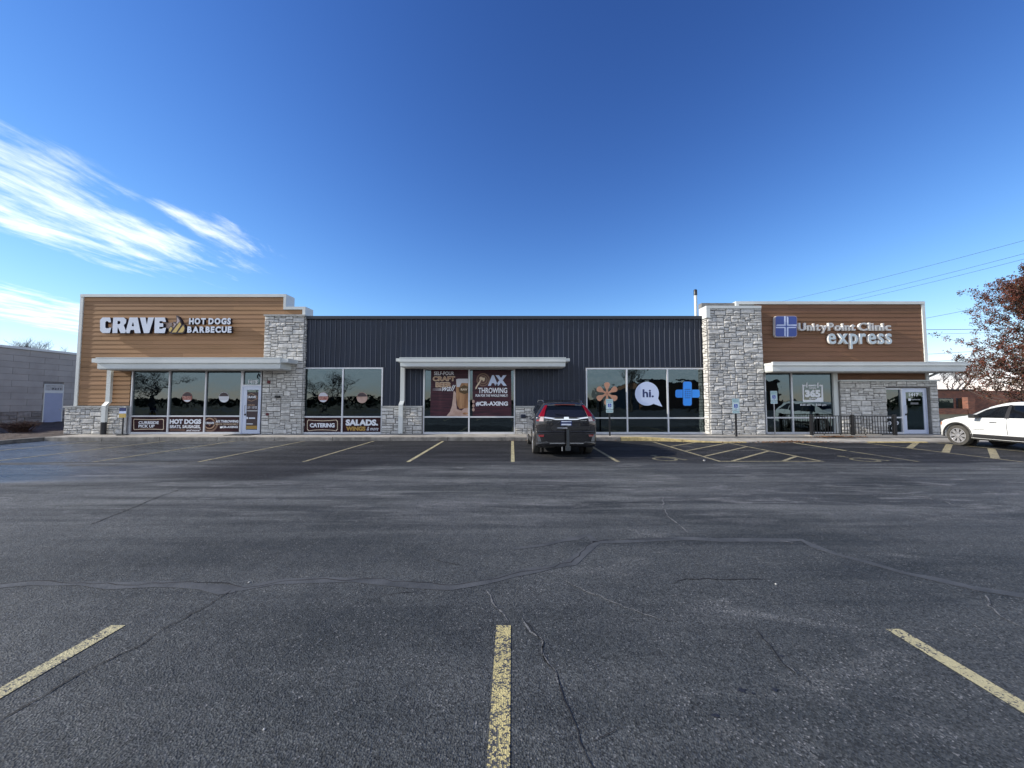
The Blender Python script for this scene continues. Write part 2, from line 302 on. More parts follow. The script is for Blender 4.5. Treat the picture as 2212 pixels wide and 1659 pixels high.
def asphalt():
    m = bpy.data.materials.new('asphalt'); m.use_nodes = True; nt = m.node_tree; b = nt.nodes['Principled BSDF']
    g = node(nt, 'ShaderNodeNewGeometry'); P = g.outputs['Position']; s = node(nt, 'ShaderNodeSeparateXYZ', {0: P}); x, y = s.outputs[0], s.outputs[1]
    big = noise(nt, P, 0.33, 5, 0.6, 0.4)
    streak = noise(nt, comb(nt, mth(nt, 'MULTIPLY', x, 0.16), mth(nt, 'MULTIPLY', y, 1.5)), 1.3, 7, 0.65, 0.5)
    arcs = noise(nt, comb(nt, mth(nt, 'MULTIPLY', x, 0.5), mth(nt, 'MULTIPLY', y, 2.2), 4.0), 1.6, 6, 0.6, 1.4)
    wear = noise(nt, P, 2.3, 6, 0.7)
    # stall rows are coloured darker than the drive aisle, with a ragged edge
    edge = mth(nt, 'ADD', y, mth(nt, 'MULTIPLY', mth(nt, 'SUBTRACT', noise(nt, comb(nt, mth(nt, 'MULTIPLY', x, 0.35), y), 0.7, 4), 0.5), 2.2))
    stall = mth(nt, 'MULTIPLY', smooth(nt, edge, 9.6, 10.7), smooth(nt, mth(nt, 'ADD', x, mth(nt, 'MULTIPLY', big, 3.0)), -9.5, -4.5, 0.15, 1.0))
    # darker tongue left of the middle
    dx = mth(nt, 'DIVIDE', mth(nt, 'ADD', x, mth(nt, 'MULTIPLY', mth(nt, 'SUBTRACT', y, 9.0), -0.9), ), 1.0)
    tong = mth(nt, 'MULTIPLY', mth(nt, 'MULTIPLY', smooth(nt, mth(nt, 'ADD', x, mth(nt, 'MULTIPLY', wear, 1.0)), -8.2, -6.0), smooth(nt, mth(nt, 'SUBTRACT', x, mth(nt, 'MULTIPLY', y, 0.9)), -12.6, -11.4, 1.0, 0.0)), band2(nt, edge, 7.8, 8.5, 10.5, 11.5))
    fore = smooth(nt, mth(nt, 'ADD', y, mth(nt, 'MULTIPLY', big, 1.2)), 4.6, 7.0)
    c = mixc(nt, smooth(nt, streak, 0.38, 0.66), (0.034, 0.038, 0.0395), (0.134, 0.139, 0.136))
    c = mixc(nt, mth(nt, 'MULTIPLY', smooth(nt, big, 0.4, 0.62), 0.55), c, (0.068, 0.072, 0.077))
    c = mixc(nt, mth(nt, 'MULTIPLY', smooth(nt, arcs, 0.52, 0.72), mth(nt, 'ADD', 0.25, mth(nt, 'MULTIPLY', fore, 0.5))), c, (0.19, 0.19, 0.19))
    c = mixc(nt, mth(nt, 'MULTIPLY', mth(nt, 'SUBTRACT', 1.0, fore), 0.75), c, mixc(nt, smooth(nt, big, 0.35, 0.65), (0.034, 0.039, 0.042), (0.068, 0.073, 0.0735)))
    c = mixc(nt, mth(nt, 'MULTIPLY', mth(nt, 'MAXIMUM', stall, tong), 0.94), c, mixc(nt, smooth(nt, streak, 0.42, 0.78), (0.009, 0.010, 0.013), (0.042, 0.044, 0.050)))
    # scuffed pale patches on the right of the foreground
    sc_ = mth(nt, 'MULTIPLY', smooth(nt, noise(nt, comb(nt, mth(nt, 'MULTIPLY', x, 0.7), mth(nt, 'MULTIPLY', y, 1.4), 9.0), 1.1, 6, 0.65, 0.8), 0.55, 0.72), smooth(nt, x, -1.0, 1.5))
    ag = node(nt, 'ShaderNodeTexVoronoi', {'Vector': P, 'Scale': 105.0, 'Randomness': 1.0}); agc = node(nt, 'ShaderNodeSeparateColor', {0: ag.outputs['Color']})
    tone = mth(nt, 'ADD', mth(nt, 'MULTIPLY', agc.outputs[0], 1.1), 0.42)
    vm = node(nt, 'ShaderNodeVectorMath', {0: c, 1: comb(nt, tone, tone, tone)}, operation='MULTIPLY'); c = vm.outputs[0]
    spk = mth(nt, 'MULTIPLY', mth(nt, 'GREATER_THAN', agc.outputs[1], 0.965), smooth(nt, mth(nt, 'ADD', wear, mth(nt, 'MULTIPLY', sc_, 0.5)), 0.35, 0.8, 0.25, 1.0))
    c = mixc(nt, spk, c, (0.22, 0.22, 0.22))
    pale = mth(nt, 'MULTIPLY', sc_, mth(nt, 'GREATER_THAN', agc.outputs[2], 0.55))
    c = mixc(nt, mth(nt, 'MULTIPLY', pale, 0.6), c, (0.22, 0.22, 0.215))
    nt.links.new(c, b.inputs['Base Color'])
    # smooth damp film by the left kerb mirrors the pale sky
    damp = mth(nt, 'MULTIPLY', mth(nt, 'MULTIPLY', smooth(nt, mth(nt, 'ADD', x, mth(nt, 'MULTIPLY', big, 5.0)), -9.0, -4.0, 1.0, 0.0), smooth(nt, edge, 7.3, 7.9)), smooth(nt, mth(nt, 'ADD', streak, mth(nt, 'MULTIPLY', band2(nt, edge, 9.7, 10.0, 10.3, 10.7), -0.3)), 0.20, 0.42))
    rg = mth(nt, 'SUBTRACT', mth(nt, 'ADD', 0.62, mth(nt, 'MULTIPLY', wear, 0.25)), mth(nt, 'MULTIPLY', damp, 0.5))
    nt.links.new(rg, b.inputs['Roughness']); nt.links.new(mth(nt, 'ADD', 0.25, mth(nt, 'MULTIPLY', damp, 0.6)), b.inputs['Specular IOR Level'])
    h = mth(nt, 'ADD', mth(nt, 'MULTIPLY', ag.outputs['Distance'], 0.8), mth(nt, 'MULTIPLY', noise(nt, P, 45, 3), 0.9))
    bn = node(nt, 'ShaderNodeBump', {'Strength': 1.0, 'Distance': 0.0052, 'Height': h})
    bn2 = node(nt, 'ShaderNodeBump', {'Strength': 1.0, 'Distance': 0.02, 'Height': noise(nt, P, 3.0, 3), 'Normal': bn.outputs[0]})
    nt.links.new(bn2.outputs[0], b.inputs['Normal']); return m
def band2(nt, v, a, b, c, d): return mth(nt, 'MULTIPLY', smooth(nt, v, a, b), smooth(nt, v, c, d, 1.0, 0.0))
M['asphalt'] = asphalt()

def worn(name, col, keep, base=(0.055, 0.057, 0.062)):
    """road paint with aggregate showing through"""
    m = bpy.data.materials.new(name); m.use_nodes = True; nt = m.node_tree; b = nt.nodes['Principled BSDF']
    P = node(nt, 'ShaderNodeNewGeometry').outputs['Position']
    ag = node(nt, 'ShaderNodeTexVoronoi', {'Vector': P, 'Scale': 105.0}); agc = node(nt, 'ShaderNodeSeparateColor', {0: ag.outputs['Color']})
    n = mth(nt, 'ADD', mth(nt, 'MULTIPLY', noise(nt, P, 5.5, 8, 0.75, 0.6), 0.75), mth(nt, 'MULTIPLY', agc.outputs[0], 0.25))
    c = mixc(nt, smooth(nt, n, keep - 0.04, keep + 0.04), base, mixc(nt, noise(nt, P, 14, 4), tuple(x * 0.72 for x in col), tuple(x * 1.15 for x in col)))
    nt.links.new(c, b.inputs['Base Color']); b.inputs['Roughness'].default_value = 0.8
    bn = node(nt, 'ShaderNodeBump', {'Strength': 1.0, 'Distance': 0.004, 'Height': mth(nt, 'ADD', ag.outputs['Distance'], noise(nt, P, 45, 3))}); nt.links.new(bn.outputs[0], b.inputs['Normal'])
    return m
M['line'] = worn('yellow_line', (0.47, 0.42, 0.24), 0.42)
M['linebad'] = worn('flaking_yellow_line', (0.52, 0.44, 0.20), 0.48)
M['lineold'] = worn('old_yellow_line', (0.38, 0.33, 0.19), 0.445)
M['linefaint'] = worn('faint_line', (0.27, 0.24, 0.13), 0.50)
M['sealband'] = mat('crack_filler', (0.056, 0.060, 0.063), 0.7, var=0.3, vscale=3.5, bump=0.004, bscale=60, col2=(0.080, 0.084, 0.087))
M['crackdark'] = mat('crack_dark', (0.012, 0.012, 0.014), 0.95)
M['crackpale'] = worn('crack_pale', (0.18, 0.18, 0.175), 0.455, (0.04, 0.042, 0.046))

# text and flat shapes ------------------------------------------------
def shape_mesh(outlines, extrude=0.0):
    cu_ = bpy.data.curves.new('c', 'CURVE'); cu_.dimensions = '2D'; cu_.fill_mode = 'BOTH'; cu_.extrude = extrude
    for pts in outlines:
        s = cu_.splines.new('POLY'); s.points.add(len(pts) - 1); s.use_cyclic_u = True
        for p, q in zip(s.points, pts): p.co = (q[0], q[1], 0, 1)
    o = bpy.data.objects.new('c', cu_); me = bpy.data.meshes.new_from_object(o); bpy.data.objects.remove(o); bpy.data.curves.remove(cu_)
    return me
def text_mesh(s, bold=0.0, extrude=0.0, shear=0.0, res=3):
    cu_ = bpy.data.curves.new('t', 'FONT'); cu_.body = s; cu_.size = 1; cu_.offset = bold; cu_.extrude = extrude; cu_.shear = shear; cu_.resolution_u = res
    o = bpy.data.objects.new('t', cu_); me = bpy.data.meshes.new_from_object(o); bpy.data.objects.remove(o); bpy.data.curves.remove(cu_)
    return me
def bounds(me):
    xs = [v.co.x for v in me.vertices]; ys = [v.co.y for v in me.vertices]
    return min(xs), max(xs), min(ys), max(ys)
def stand_up(me, f, Y, depth=None):
    """curve plane (x,y) -> wall plane (x, Y, z); f maps 2D to (X,Z)"""
    zs = [v.co.z for v in me.vertices]; z0, z1 = min(zs), max(zs)
    for v in me.vertices:
        a, b_ = f(v.co.x, v.co.y); t = 0 if z1 - z0 < 1e-6 else (v.co.z - z0) / (z1 - z0)
        v.co = (a, Y - t * (depth or 0), b_)
def fronts(me, front, side):
    me.materials.clear(); me.materials.append(front); me.materials.append(side); me.update()
    for p in me.polygons: p.material_index = 0 if abs(p.normal.y) > 0.7 else 1
def shape(name, outlines, Y, m, parent, depth=0.0, side=None, conv=None):
    o2 = [[(conv(*p) if conv else p) for p in pts] for pts in outlines]
    me = shape_mesh(o2, 0.01 if depth else 0.0); stand_up(me, lambda a, b_: (a, b_), Y, depth)
    if side: fronts(me, m, side)
    else: me.materials.clear(); me.materials.append(m)
    me.name = name; return link(name, me, parent)
def text(name, s, x0, x1, z0, z1, Y, m, parent, bold=0.02, depth=0.0, side=None, shear=0.0):
    """text fitted to the box x0..x1, z0..z1 on the wall plane Y"""
    me = text_mesh(s, bold, 0.01 if depth else 0.0, shear); a, b_, c, d = bounds(me)
    stand_up(me, lambda u, v: (x0 + (u - a) / (b_ - a) * (x1 - x0), z0 + (v - c) / (d - c) * (z1 - z0)), Y, depth)
    if side: fronts(me, m, side)
    else: me.materials.clear(); me.materials.append(m)
    me.name = name; return link(name, me, parent)
def conv(scale, ox, oy, Y):
    return lambda zx, zy: SX((ox + zx / scale) * 0.72, (oy + zy / scale) * 0.72, Y)
def circle(cx, cy, r, n=28, ry=None): return [(cx + r * math.cos(2 * math.pi * i / n), cy + (ry or r) * math.sin(2 * math.pi * i / n)) for i in range(n)]
def tbox(cv, s, x0, y0, x1, y1, Y, m, parent, name='lettering', **k):
    a = cv(x0, y1); b_ = cv(x1, y0); return text(name, s, a[0], b_[0], a[1], b_[1], Y, m, parent, **k)

# ------------------------------------------------------------------ ground
ground = MB().poly([(-700, -700, -0.12), (700, -700, -0.12), (700, 900, -0.12), (-700, 900, -0.12)]).build('ground', M['grass']); tag(ground, kind='structure')
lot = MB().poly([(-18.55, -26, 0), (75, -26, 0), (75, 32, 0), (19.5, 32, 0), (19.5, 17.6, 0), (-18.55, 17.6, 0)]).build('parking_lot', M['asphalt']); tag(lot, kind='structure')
MB().poly([(-700, -44, -0.1), (700, -44, -0.1), (700, -34, -0.1), (-700, -34, -0.1)]).build('road', M['asphalt'])['kind'] = 'structure'

def bump_sheet(x0, x1, y0, y1, nx, ny, z, amp, m, name, seed=1):
    r = random.Random(seed); b_ = MB(); 
    for j in range(ny + 1):
        for i in range(nx + 1):
            e = 0 if i in (0, nx) or j in (0, ny) else 1
            b_.v.append((x0 + (x1 - x0) * i / nx, y0 + (y1 - y0) * j / ny, z + e * r.uniform(-amp, amp) + e * 0.06))
    for j in range(ny):
        for i in range(nx):
            a = j * (nx + 1) + i; b_.f.append((a, a + 1, a + nx + 2, a + nx + 1)); b_.mi.append(0)
    return b_.build(name, m, smooth_=50)
tag(bump_sheet(-46, -18.75, -10, 40, 70, 110, 0.0, 0.05, M['mulch'], 'mulch_bed'), kind='structure')

def strip(pts, w, z, m, name, parent, jitter=0.0, seed=0, taper=False, step=0.12):
    """flat ribbon along a polyline on the ground"""
    r = random.Random(seed); P = []
    for (a, b_) in zip(pts, pts[1:]):
        a, b_ = Vector(a), Vector(b_); n = max(1, int((b_ - a).length / step)) if jitter else 1
        for i in range(n): P.append(a.lerp(b_, i / n))
    P.append(Vector(pts[-1])); mb = MB(); L = []
    off = 0
    for i, p in enumerate(P):
        d = (P[min(i + 1, len(P) - 1)] - P[max(i - 1, 0)]).normalized(); n = Vector((-d.y, d.x))
        if jitter and 0 < i < len(P) - 1: off = off * 0.6 + r.uniform(-jitter, jitter)
        else: off *= 0.5
        q = p + n * off; ww = w * (r.uniform(0.55, 1.35) if jitter else 1) * (0.25 if taper and i in (0, len(P) - 1) else 1)
        L.append((q + n * ww / 2, q - n * ww / 2))
    for i, (a, b_) in enumerate(L): mb.v += [(a.x, a.y, z), (b_.x, b_.y, z)]
    for i in range(len(L) - 1): mb.f.append((2 * i, 2 * i + 1, 2 * i + 3, 2 * i + 2)); mb.mi.append(0)
    o = mb.build(name, m, parent, fix=False); return o
def line(x0, y0, x1, y1, m='line', w=0.102): return strip([(x0, y0), (x1, y1)], w, 0.004, M[m], 'parking_line', lot)
for i, x in enumerate((-2.79, -0.06, 2.66)): line(x, -2.6, x, (2.885, 2.885, 2.84)[i], 'linebad' if i == 1 else 'line')
for x in (-8.2, -5.5, 5.38, 8.1, -10.9): line(x, -2.6, x, 2.84)
for i in range(-6, 1): line(2.72 * i + 0.02, 10.32, 2.72 * i + 0.02, 15.55, 'line' if i > -2 else 'lineold', 0.10 if i > -2 else 0.085)
line(2.76, 10.32, 2.76, 15.55, 'lineold'); line(5.44, 10.37, 5.44, 15.3, 'lineold', 0.09); line(8.13, 10.37, 8.13, 15.1, 'lineold', 0.09); line(10.6, 12.6, 10.6, 15.0); line(10.6, 10.37, 10.6, 12.5, 'linefaint')
line(13.25, 7.0, 13.25, 15.0, 'lineold', 0.08); line(15.95, 7.0, 15.95, 14.9, 'lineold', 0.08); line(5.5, 10.42, 8.08, 10.42, 'lineold', 0.08)
for y0 in (9.0, 10.2, 11.35, 12.55, 13.75):
    a, b_ = Vector((5.5, y0)), Vector((8.07, y0 + 2.3)); 
    if y0 < 10.4: a = a.lerp(b_, (10.48 - y0) / 2.3)
    if b_.y > 15.1: b_ = a.lerp(b_, (15.1 - a.y) / (b_.y - a.y))
    line(a.x, a.y, b_.x, b_.y, 'lineold', 0.09)
for y0 in (6.9, 8.2, 9.6, 10.95, 12.2, 13.3):
    b_ = Vector((15.88, y0 + 2.2)); a = Vector((13.32, y0))
    if b_.y > 14.95: b_ = a.lerp(b_, (14.95 - a.y) / (b_.y - a.y))
    line(a.x, a.y, b_.x, b_.y, 'lineold', 0.17)
# worn wheelchair symbols on the ground
def isa_pts():
    return [circle(0.0, 0.95, 0.09, 12), [(-0.06, 0.82), (0.05, 0.82), (0.07, 0.5), (0.34, 0.5), (0.44, 0.15), (0.56, 0.2), (0.56, 0.28), (0.5, 0.26), (0.4, 0.6), (0.08, 0.6), (0.08, 0.66), (0.3, 0.66), (0.3, 0.73), (0.06, 0.73), (-0.04, 0.73)],
            circle(0.05, 0.32, 0.30, 22), circle(0.05, 0.32, 0.22, 22)]
def ground_symbol(cx, cy, s):
    me = shape_mesh([[(a * s, b_ * s) for a, b_ in o] for o in isa_pts()]); me.materials.clear(); me.materials.append(M['linefaint'])
    for v in me.vertices: v.co = (cx + v.co.x, cy + v.co.y, 0.0045)
    link('wheelchair_symbol', me, lot)
ground_symbol(4.1, 10.45, 1.1); ground_symbol(9.4, 10.3, 1.1)

def zz(x, y, right=False): return G((1106 if right else 0) + x / 2.0, 936 + y / 2.0)
bandpts = [zz(*p) for p in ((-150, 672), (0, 662), (150, 648), (350, 650), (500, 658), (700, 650), (900, 660), (1050, 672), (1200, 645), (1400, 632), (1650, 636), (1800, 655), (1950, 668), (2100, 650), (2212, 622))]
bandpts += [zz(*p, True) for p in ((100, 600), (250, 560), (300, 520), (360, 470), (700, 460), (1000, 465), (1250, 462), (1400, 525), (1700, 605), (2000, 668), (2212, 698), (2400, 725))]
strip(bandpts, 0.10, 0.003, M['sealband'], 'crack_sealant', lot, 0.025, 3, step=0.2)
strip([(x, y + 0.02) for x, y in bandpts[:20]], 0.010, 0.0042, M['crackdark'], 'crack', lot, 0.028, 5, step=0.09)
strip([zz(p, q, True) for p, q in ((0, 500), (150, 485), (330, 440), (360, 470))], 0.09, 0.003, M['sealband'], 'crack_sealant', lot, 0.02, 8, step=0.2)
strip([zz(880, 665), zz(960, 690), zz(1010, 676)], 0.10, 0.0032, M['sealband'], 'crack_sealant', lot, 0.02, 9, step=0.2)
def crack(pts, w, m, seed, right=False, j=0.012): strip([zz(*p, right) for p in pts], w, 0.0042, M[m], 'crack', lot, j, seed, True, 0.045)
crack([(1000, 680), (880, 755), (740, 830), (600, 920), (420, 1000), (200, 1130), (0, 1245), (-200, 1350)], 0.0085, 'crackdark', 11)
crack([(390, 395), (520, 345), (620, 302), (700, 270), (790, 240)], 0.02, 'crackdark', 12)
crack([(2100, 680), (2130, 730), (2170, 770), (2200, 815)], 0.014, 'crackpale', 13)
crack([(40, 800), (75, 840), (130, 905), (133, 970), (180, 1022), (215, 1100), (240, 1190), (270, 1240), (300, 1330), (345, 1446), (380, 1560)], 0.006, 'crackdark', 14, True)
crack([(44, 800), (79, 840), (134, 905), (137, 970), (184, 1022), (219, 1100)], 0.012, 'crackpale', 15, True, 0.014)
crack([(345, 1335), (400, 1310), (470, 1270)], 0.005, 'crackdark', 16, True)
crack([(655, 275), (650, 320), (670, 360), (720, 395), (760, 430)], 0.02, 'crackpale', 17, True)
crack([(230, 640), (320, 680), (440, 735), (560, 785), (640, 810)], 0.012, 'crackpale', 18, True, 0.02)
crack([(1055, 850), (1080, 890), (1130, 940), (1180, 1000), (1240, 1045)], 0.008, 'crackdark', 19, True)
crack([(1180, 1000), (1215, 1022), (1240, 1048)], 0.007, 'crackpale', 29, True)
crack([(2045, 700), (2055, 745), (2110, 790), (2200, 835)], 0.012, 'crackpale', 20, True)
crack([(1640, 250), (1720, 262), (1850, 292), (1990, 330)], 0.022, 'crackpale', 21, True, 0.03)
crack([(690, 650), (750, 628), (900, 632), (1100, 634)], 0.010, 'crackdark', 22, True)
crack([(1160, 465), (1230, 478)], 0.02, 'crackpale', 23, True); crack([(1280, 497), (1370, 515)], 0.015, 'crackpale', 24, True)
crack([(600, 248), (680, 246), (750, 250)], 0.09, 'crackpale', 25, True, 0.03)
crack([(1650, 700), (1740, 690), (1810, 682)], 0.008, 'crackdark', 26); crack([(1870, 545), (1930, 560), (1990, 570)], 0.008, 'crackdark', 27)
# oil spots
def spot(px, py, r, seed):
    c = G(px, py); rr = random.Random(seed); pts = []
    for i in range(22):
        t = 2 * math.pi * i / 22; q = r * rr.uniform(0.45, 1.25); pts.append((c[0] + q * math.cos(t), c[1] + q * 0.7 * math.sin(t), 0.0035))
    MB().poly(pts).build('oil_spot', M['oil'], lot)
M['oil'] = mat('oil_stain', (0.022, 0.022, 0.026), 0.45, var=0.3, vscale=60, bump=0.003, bscale=90)
spot(1602, 1492, 0.028, 1); spot(1674, 1491, 0.02, 2); spot(1545, 1546, 0.022, 3); spot(1688, 1418, 0.014, 4); spot(1626, 1498, 0.012, 7)
# pebbles
def pebble(px, py, r, seed, label):
    c = G(px, py); b_ = bmesh.new(); bmesh.ops.create_icosphere(b_, subdivisions=2, radius=r); rr = random.Random(seed)
    for v in b_.verts: v.co *= rr.uniform(0.75, 1.15); v.co.z *= 0.7
    me = bpy.data.meshes.new('pebble'); b_.to_mesh(me); b_.free(); me.materials.append(M['pebble']); o = link('pebble', me); o.location = (c[0], c[1], r * 0.55); tag(o, label, 'pebble', 'pebbles on the asphalt')
M['pebble'] = mat('pebble', (0.42, 0.41, 0.39), 0.8, var=0.2, vscale=60)
pebble(570, 1577, 0.006, 1, 'tiny grey pebble on the asphalt between the near left and middle lines')
pebble(1676, 1263, 0.010, 2, 'small white pebble on the asphalt near the long sealed crack')
pebble(1521, 996, 0.03, 3, 'white chip of stone at the corner of the hatched aisle')
pebble(538, 1259, 0.009, 4, 'small pale pebble lying on the sealed crack')

# ------------------------------------------------------------------ pavement, kerb
walk = MB().box(-18.5, 19.4, 15.80, 17.35, -0.1, 0.143).build('pavement', M['mortar']); tag(walk, kind='structure')
slabx = [-18.5]
while slabx[-1] < 19.3: slabx.append(min(19.4, slabx[-1] + 1.52))
def kerb_line(x):      # y of the kerb face and height of its top along x
    if x < 4.9: return 15.66, 0.15
    t = min(1, (x - 4.9) / 3.2); t = t * t * (3 - 2 * t)
    return 15.66 - 0.72 * t, 0.15 - 0.115 * t
for a, b_ in zip(slabx, slabx[1:]):
    if b_ - a < 0.2: continue
    n = 4; mb = MB(); xs = [a + 0.006 + (b_ - a - 0.012) * i / n for i in range(n + 1)]
    for x in xs:
        ky, kh = kerb_line(x); mb.v += [(x, ky + 0.15, kh - 0.002), (x, max(ky + 0.16, 16.35), 0.147), (x, 17.3, 0.152), (x, ky + 0.15, -0.05)]
    for i in range(n):
        k = 4 * i; mb.f += [(k, k + 4, k + 5, k + 1), (k + 1, k + 5, k + 6, k + 2), (k, k + 3, k + 7, k + 4)]; mb.mi += [0, 0, 0]
    mb.build('slab', M['concrete'], walk)
kx = [-18.5]
while kx[-1] < 19.3: kx.append(min(19.4, kx[-1] + 2.28))
for i, (a, b_) in enumerate(zip(kx, kx[1:])):
    if b_ - a < 0.2: continue
    n = 6; mb = MB(); xs = [a + 0.01 + (b_ - a - 0.02) * j / n for j in range(n + 1)]
    for x in xs:
        ky, kh = kerb_line(x); mb.v += [(x, ky, -0.05), (x, ky + 0.01, kh - 0.02), (x, ky + 0.035, kh), (x, ky + 0.148, kh + 0.001), (x, ky + 0.148, -0.05)]
    for j in range(n):
        k = 5 * j
        for q in range(4): mb.f.append((k + q, k + q + 1, k + q + 6, k + q + 5)); mb.mi.append(0)
    mb.f += [tuple(range(5)), tuple(5 * n + q for q in (4, 3, 2, 1, 0))]; mb.mi += [0, 0]
    yel = 5.0 < (a + b_) / 2 < 8 or 12.6 < (a + b_) / 2 < 15.2
    o = mb.build('kerb_segment', M['yellow'] if yel else M['kerbm'], walk)
    if yel: o['label'] = 'yellow painted kerb segment'
# kerb of the planting bed on the left, running towards the viewer
for i in range(9):
    y1 = 15.8 - 2.4 * i; MB().box(-18.72, -18.55, y1 - 2.38, y1, -0.05, 0.14).build('bed_kerb', M['kerbm'], walk)
# raised step with a pale lip under the railing
MB().box(X_(1738, 16.3), X_(1945, 16.3), 16.05, 16.42, 0.02, 0.175).build('ramp_curb', M['concrete'], walk)

def leaf_heap(name, cx, cy, rx, ry, n, z, seed, label):
    r = random.Random(seed); mb = MB()
    for i in range(n):
        t, q = r.uniform(0, 6.28), abs(r.gauss(0, 0.5)); x, y = cx + rx * q * math.cos(t), cy + ry * q * math.sin(t)
        h = z + max(0, 0.05 * (1 - q)) * r.random() + 0.006; s = r.uniform(0.022, 0.045)
        a = Vector((r.uniform(-1, 1), r.uniform(-1, 1), r.uniform(-0.5, 0.5))).normalized() * s; b2 = Vector((-a.y, a.x, r.uniform(-0.6, 0.6) * s)); c = Vector((x, y, h + s * 0.3))
        mb.poly([c - a, c - b2 * 0.6, c + a, c + b2 * 0.6])
    o = mb.build(name, M['leafdry'], fix=False); tag(o, label, 'leaves', kind='stuff')
leaf_heap('leaf_litter', 10.6, 15.0, 2.9, 0.16, 900, 0.0, 5, 'dry brown leaves drifted along the kerb by the hatched bay')
leaf_heap('leaf_litter', 12.9, 15.75, 1.7, 0.14, 420, 0.13, 6, 'brown leaves piled on the pavement in front of the railing')
leaf_heap('leaf_litter', 2.0, 15.68, 4.5, 0.10, 160, 0.0, 7, 'scattered fallen leaves in the gutter beside the grey car')
leaf_heap('leaf_litter', -10.6, 15.72, 0.5, 0.06, 40, 0.0, 8, 'few pale leaves in the gutter before the left shop')

# ------------------------------------------------------------------ the long shop building
FY = 17.10
B = thing('shop_building', 'long single storey shop building of tan siding, grey stone and navy ribbed metal', 'building', (0, 17.3, 0))
zb = 0.14
xl, xr = X_(166, FY), X_(2004, FY)          # outer corners
z_top1, z_top2, z_mid, z_right = Z_(636), Z_(663), Z_(683), Z_(651.5)
xs1, xs2 = X_(614.5, FY, 650), X_(655, FY, 680)     # parapet steps of the left block
xp0, xp1 = X_(1531, 16.7), X_(1649.5, 16.7)   # big pier
z_pier = Z_(661, 16.7)
capz = Z_(877, 17.0)
# sheathing behind everything, with openings left free
def wall_with_holes(x0, x1, z0, z1, y0, y1, holes, name, m):
    xs = sorted({x0, x1} | {max(x0, min(x1, h[k])) for h in holes for k in (0, 1)})
    zs = sorted({z0, z1} | {max(z0, min(z1, h[k])) for h in holes for k in (2, 3)})
    mb = MB()
    for a, b_ in zip(xs, xs[1:]):
        for c, d in zip(zs, zs[1:]):
            mx, mz = (a + b_) / 2, (c + d) / 2
            if not any(h[0] < mx < h[1] and h[2] < mz < h[3] for h in holes): mb.box(a, b_, y0, y1, c, d)
    return mb.build(name, m, B)
W = {'crave': (X_(284.5), X_(523.5), zb, Z_(794.5)), 'door1': (X_(523.5), X_(565), zb, Z_(794.5)),
     'cater': (X_(654.5), X_(827), zb, Z_(794)), 'beer': (X_(914.7), X_(1112.6), zb, Z_(795.5)),
     'hi': (X_(1265.6), X_(1530), zb, Z_(795)), 'open': (X_(1651), X_(1803), zb, Z_(803.3)),
     'side': (X_(1908), X_(1946.5), zb, Z_(838.6)), 'door2': (X_(1946.5), X_(1999.5), zb, Z_(838.6))}
holes = list(W.values())
wall_with_holes(xl + 0.02, xs2, zb, z_mid, FY + 0.05, FY + 0.35, holes, 'wall', M['mortar'])
wall_with_holes(xs2, xp0, zb, z_mid - 0.02, FY + 0.05, FY + 0.35, holes, 'wall', M['mortar'])
wall_with_holes(xp0, xr - 0.02, zb, z_right - 0.05, FY + 0.05, FY + 0.35, holes, 'wall', M['mortar'])
MB().box(xl + 0.03, xs1 - 0.06, FY + 0.06, FY + 0.6, z_mid, z_top1 - 0.04).build('parapet_wall', M['mortar'], B)
MB().box(xs1 - 0.05, xs2 - 0.06, FY + 0.06, FY + 0.6, z_mid, z_top2 - 0.04).build('parapet_wall', M['mortar'], B)
# end walls, roof deck, rear wall
MB().box(xl + 0.03, xl + 0.3, FY + 0.36, 30, 0, z_mid).build('end_wall', M['siding_tan'], B)
MB().box(xr - 0.3, xr - 0.03, FY + 0.36, 30, 0, z_right - 0.2).build('end_wall', M['siding_brown'], B)
MB().box(xl + 0.3, xr - 0.3, 29.7, 30, 0, z_mid - 0.4).build('rear_wall', M['block'], B)
MB().box(xl + 0.3, xr - 0.3, FY + 0.36, 29.7, z_mid - 0.6, z_mid - 0.45).build('roof', M['mortar'], B)
# interiors seen through the tinted glass
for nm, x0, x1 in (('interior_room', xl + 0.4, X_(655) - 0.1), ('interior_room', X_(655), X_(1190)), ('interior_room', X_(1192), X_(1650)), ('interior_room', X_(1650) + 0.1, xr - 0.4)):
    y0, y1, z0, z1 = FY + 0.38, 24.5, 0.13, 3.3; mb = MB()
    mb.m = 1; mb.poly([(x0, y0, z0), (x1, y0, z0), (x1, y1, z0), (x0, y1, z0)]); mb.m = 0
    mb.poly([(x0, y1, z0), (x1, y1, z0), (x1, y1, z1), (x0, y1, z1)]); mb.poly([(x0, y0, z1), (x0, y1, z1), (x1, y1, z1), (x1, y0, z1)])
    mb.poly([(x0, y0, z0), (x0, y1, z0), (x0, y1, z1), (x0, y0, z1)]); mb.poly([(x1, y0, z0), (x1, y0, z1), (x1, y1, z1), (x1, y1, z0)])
    mb.build(nm, [M['darkroom'], M['roomfloor']], B, fix=False)

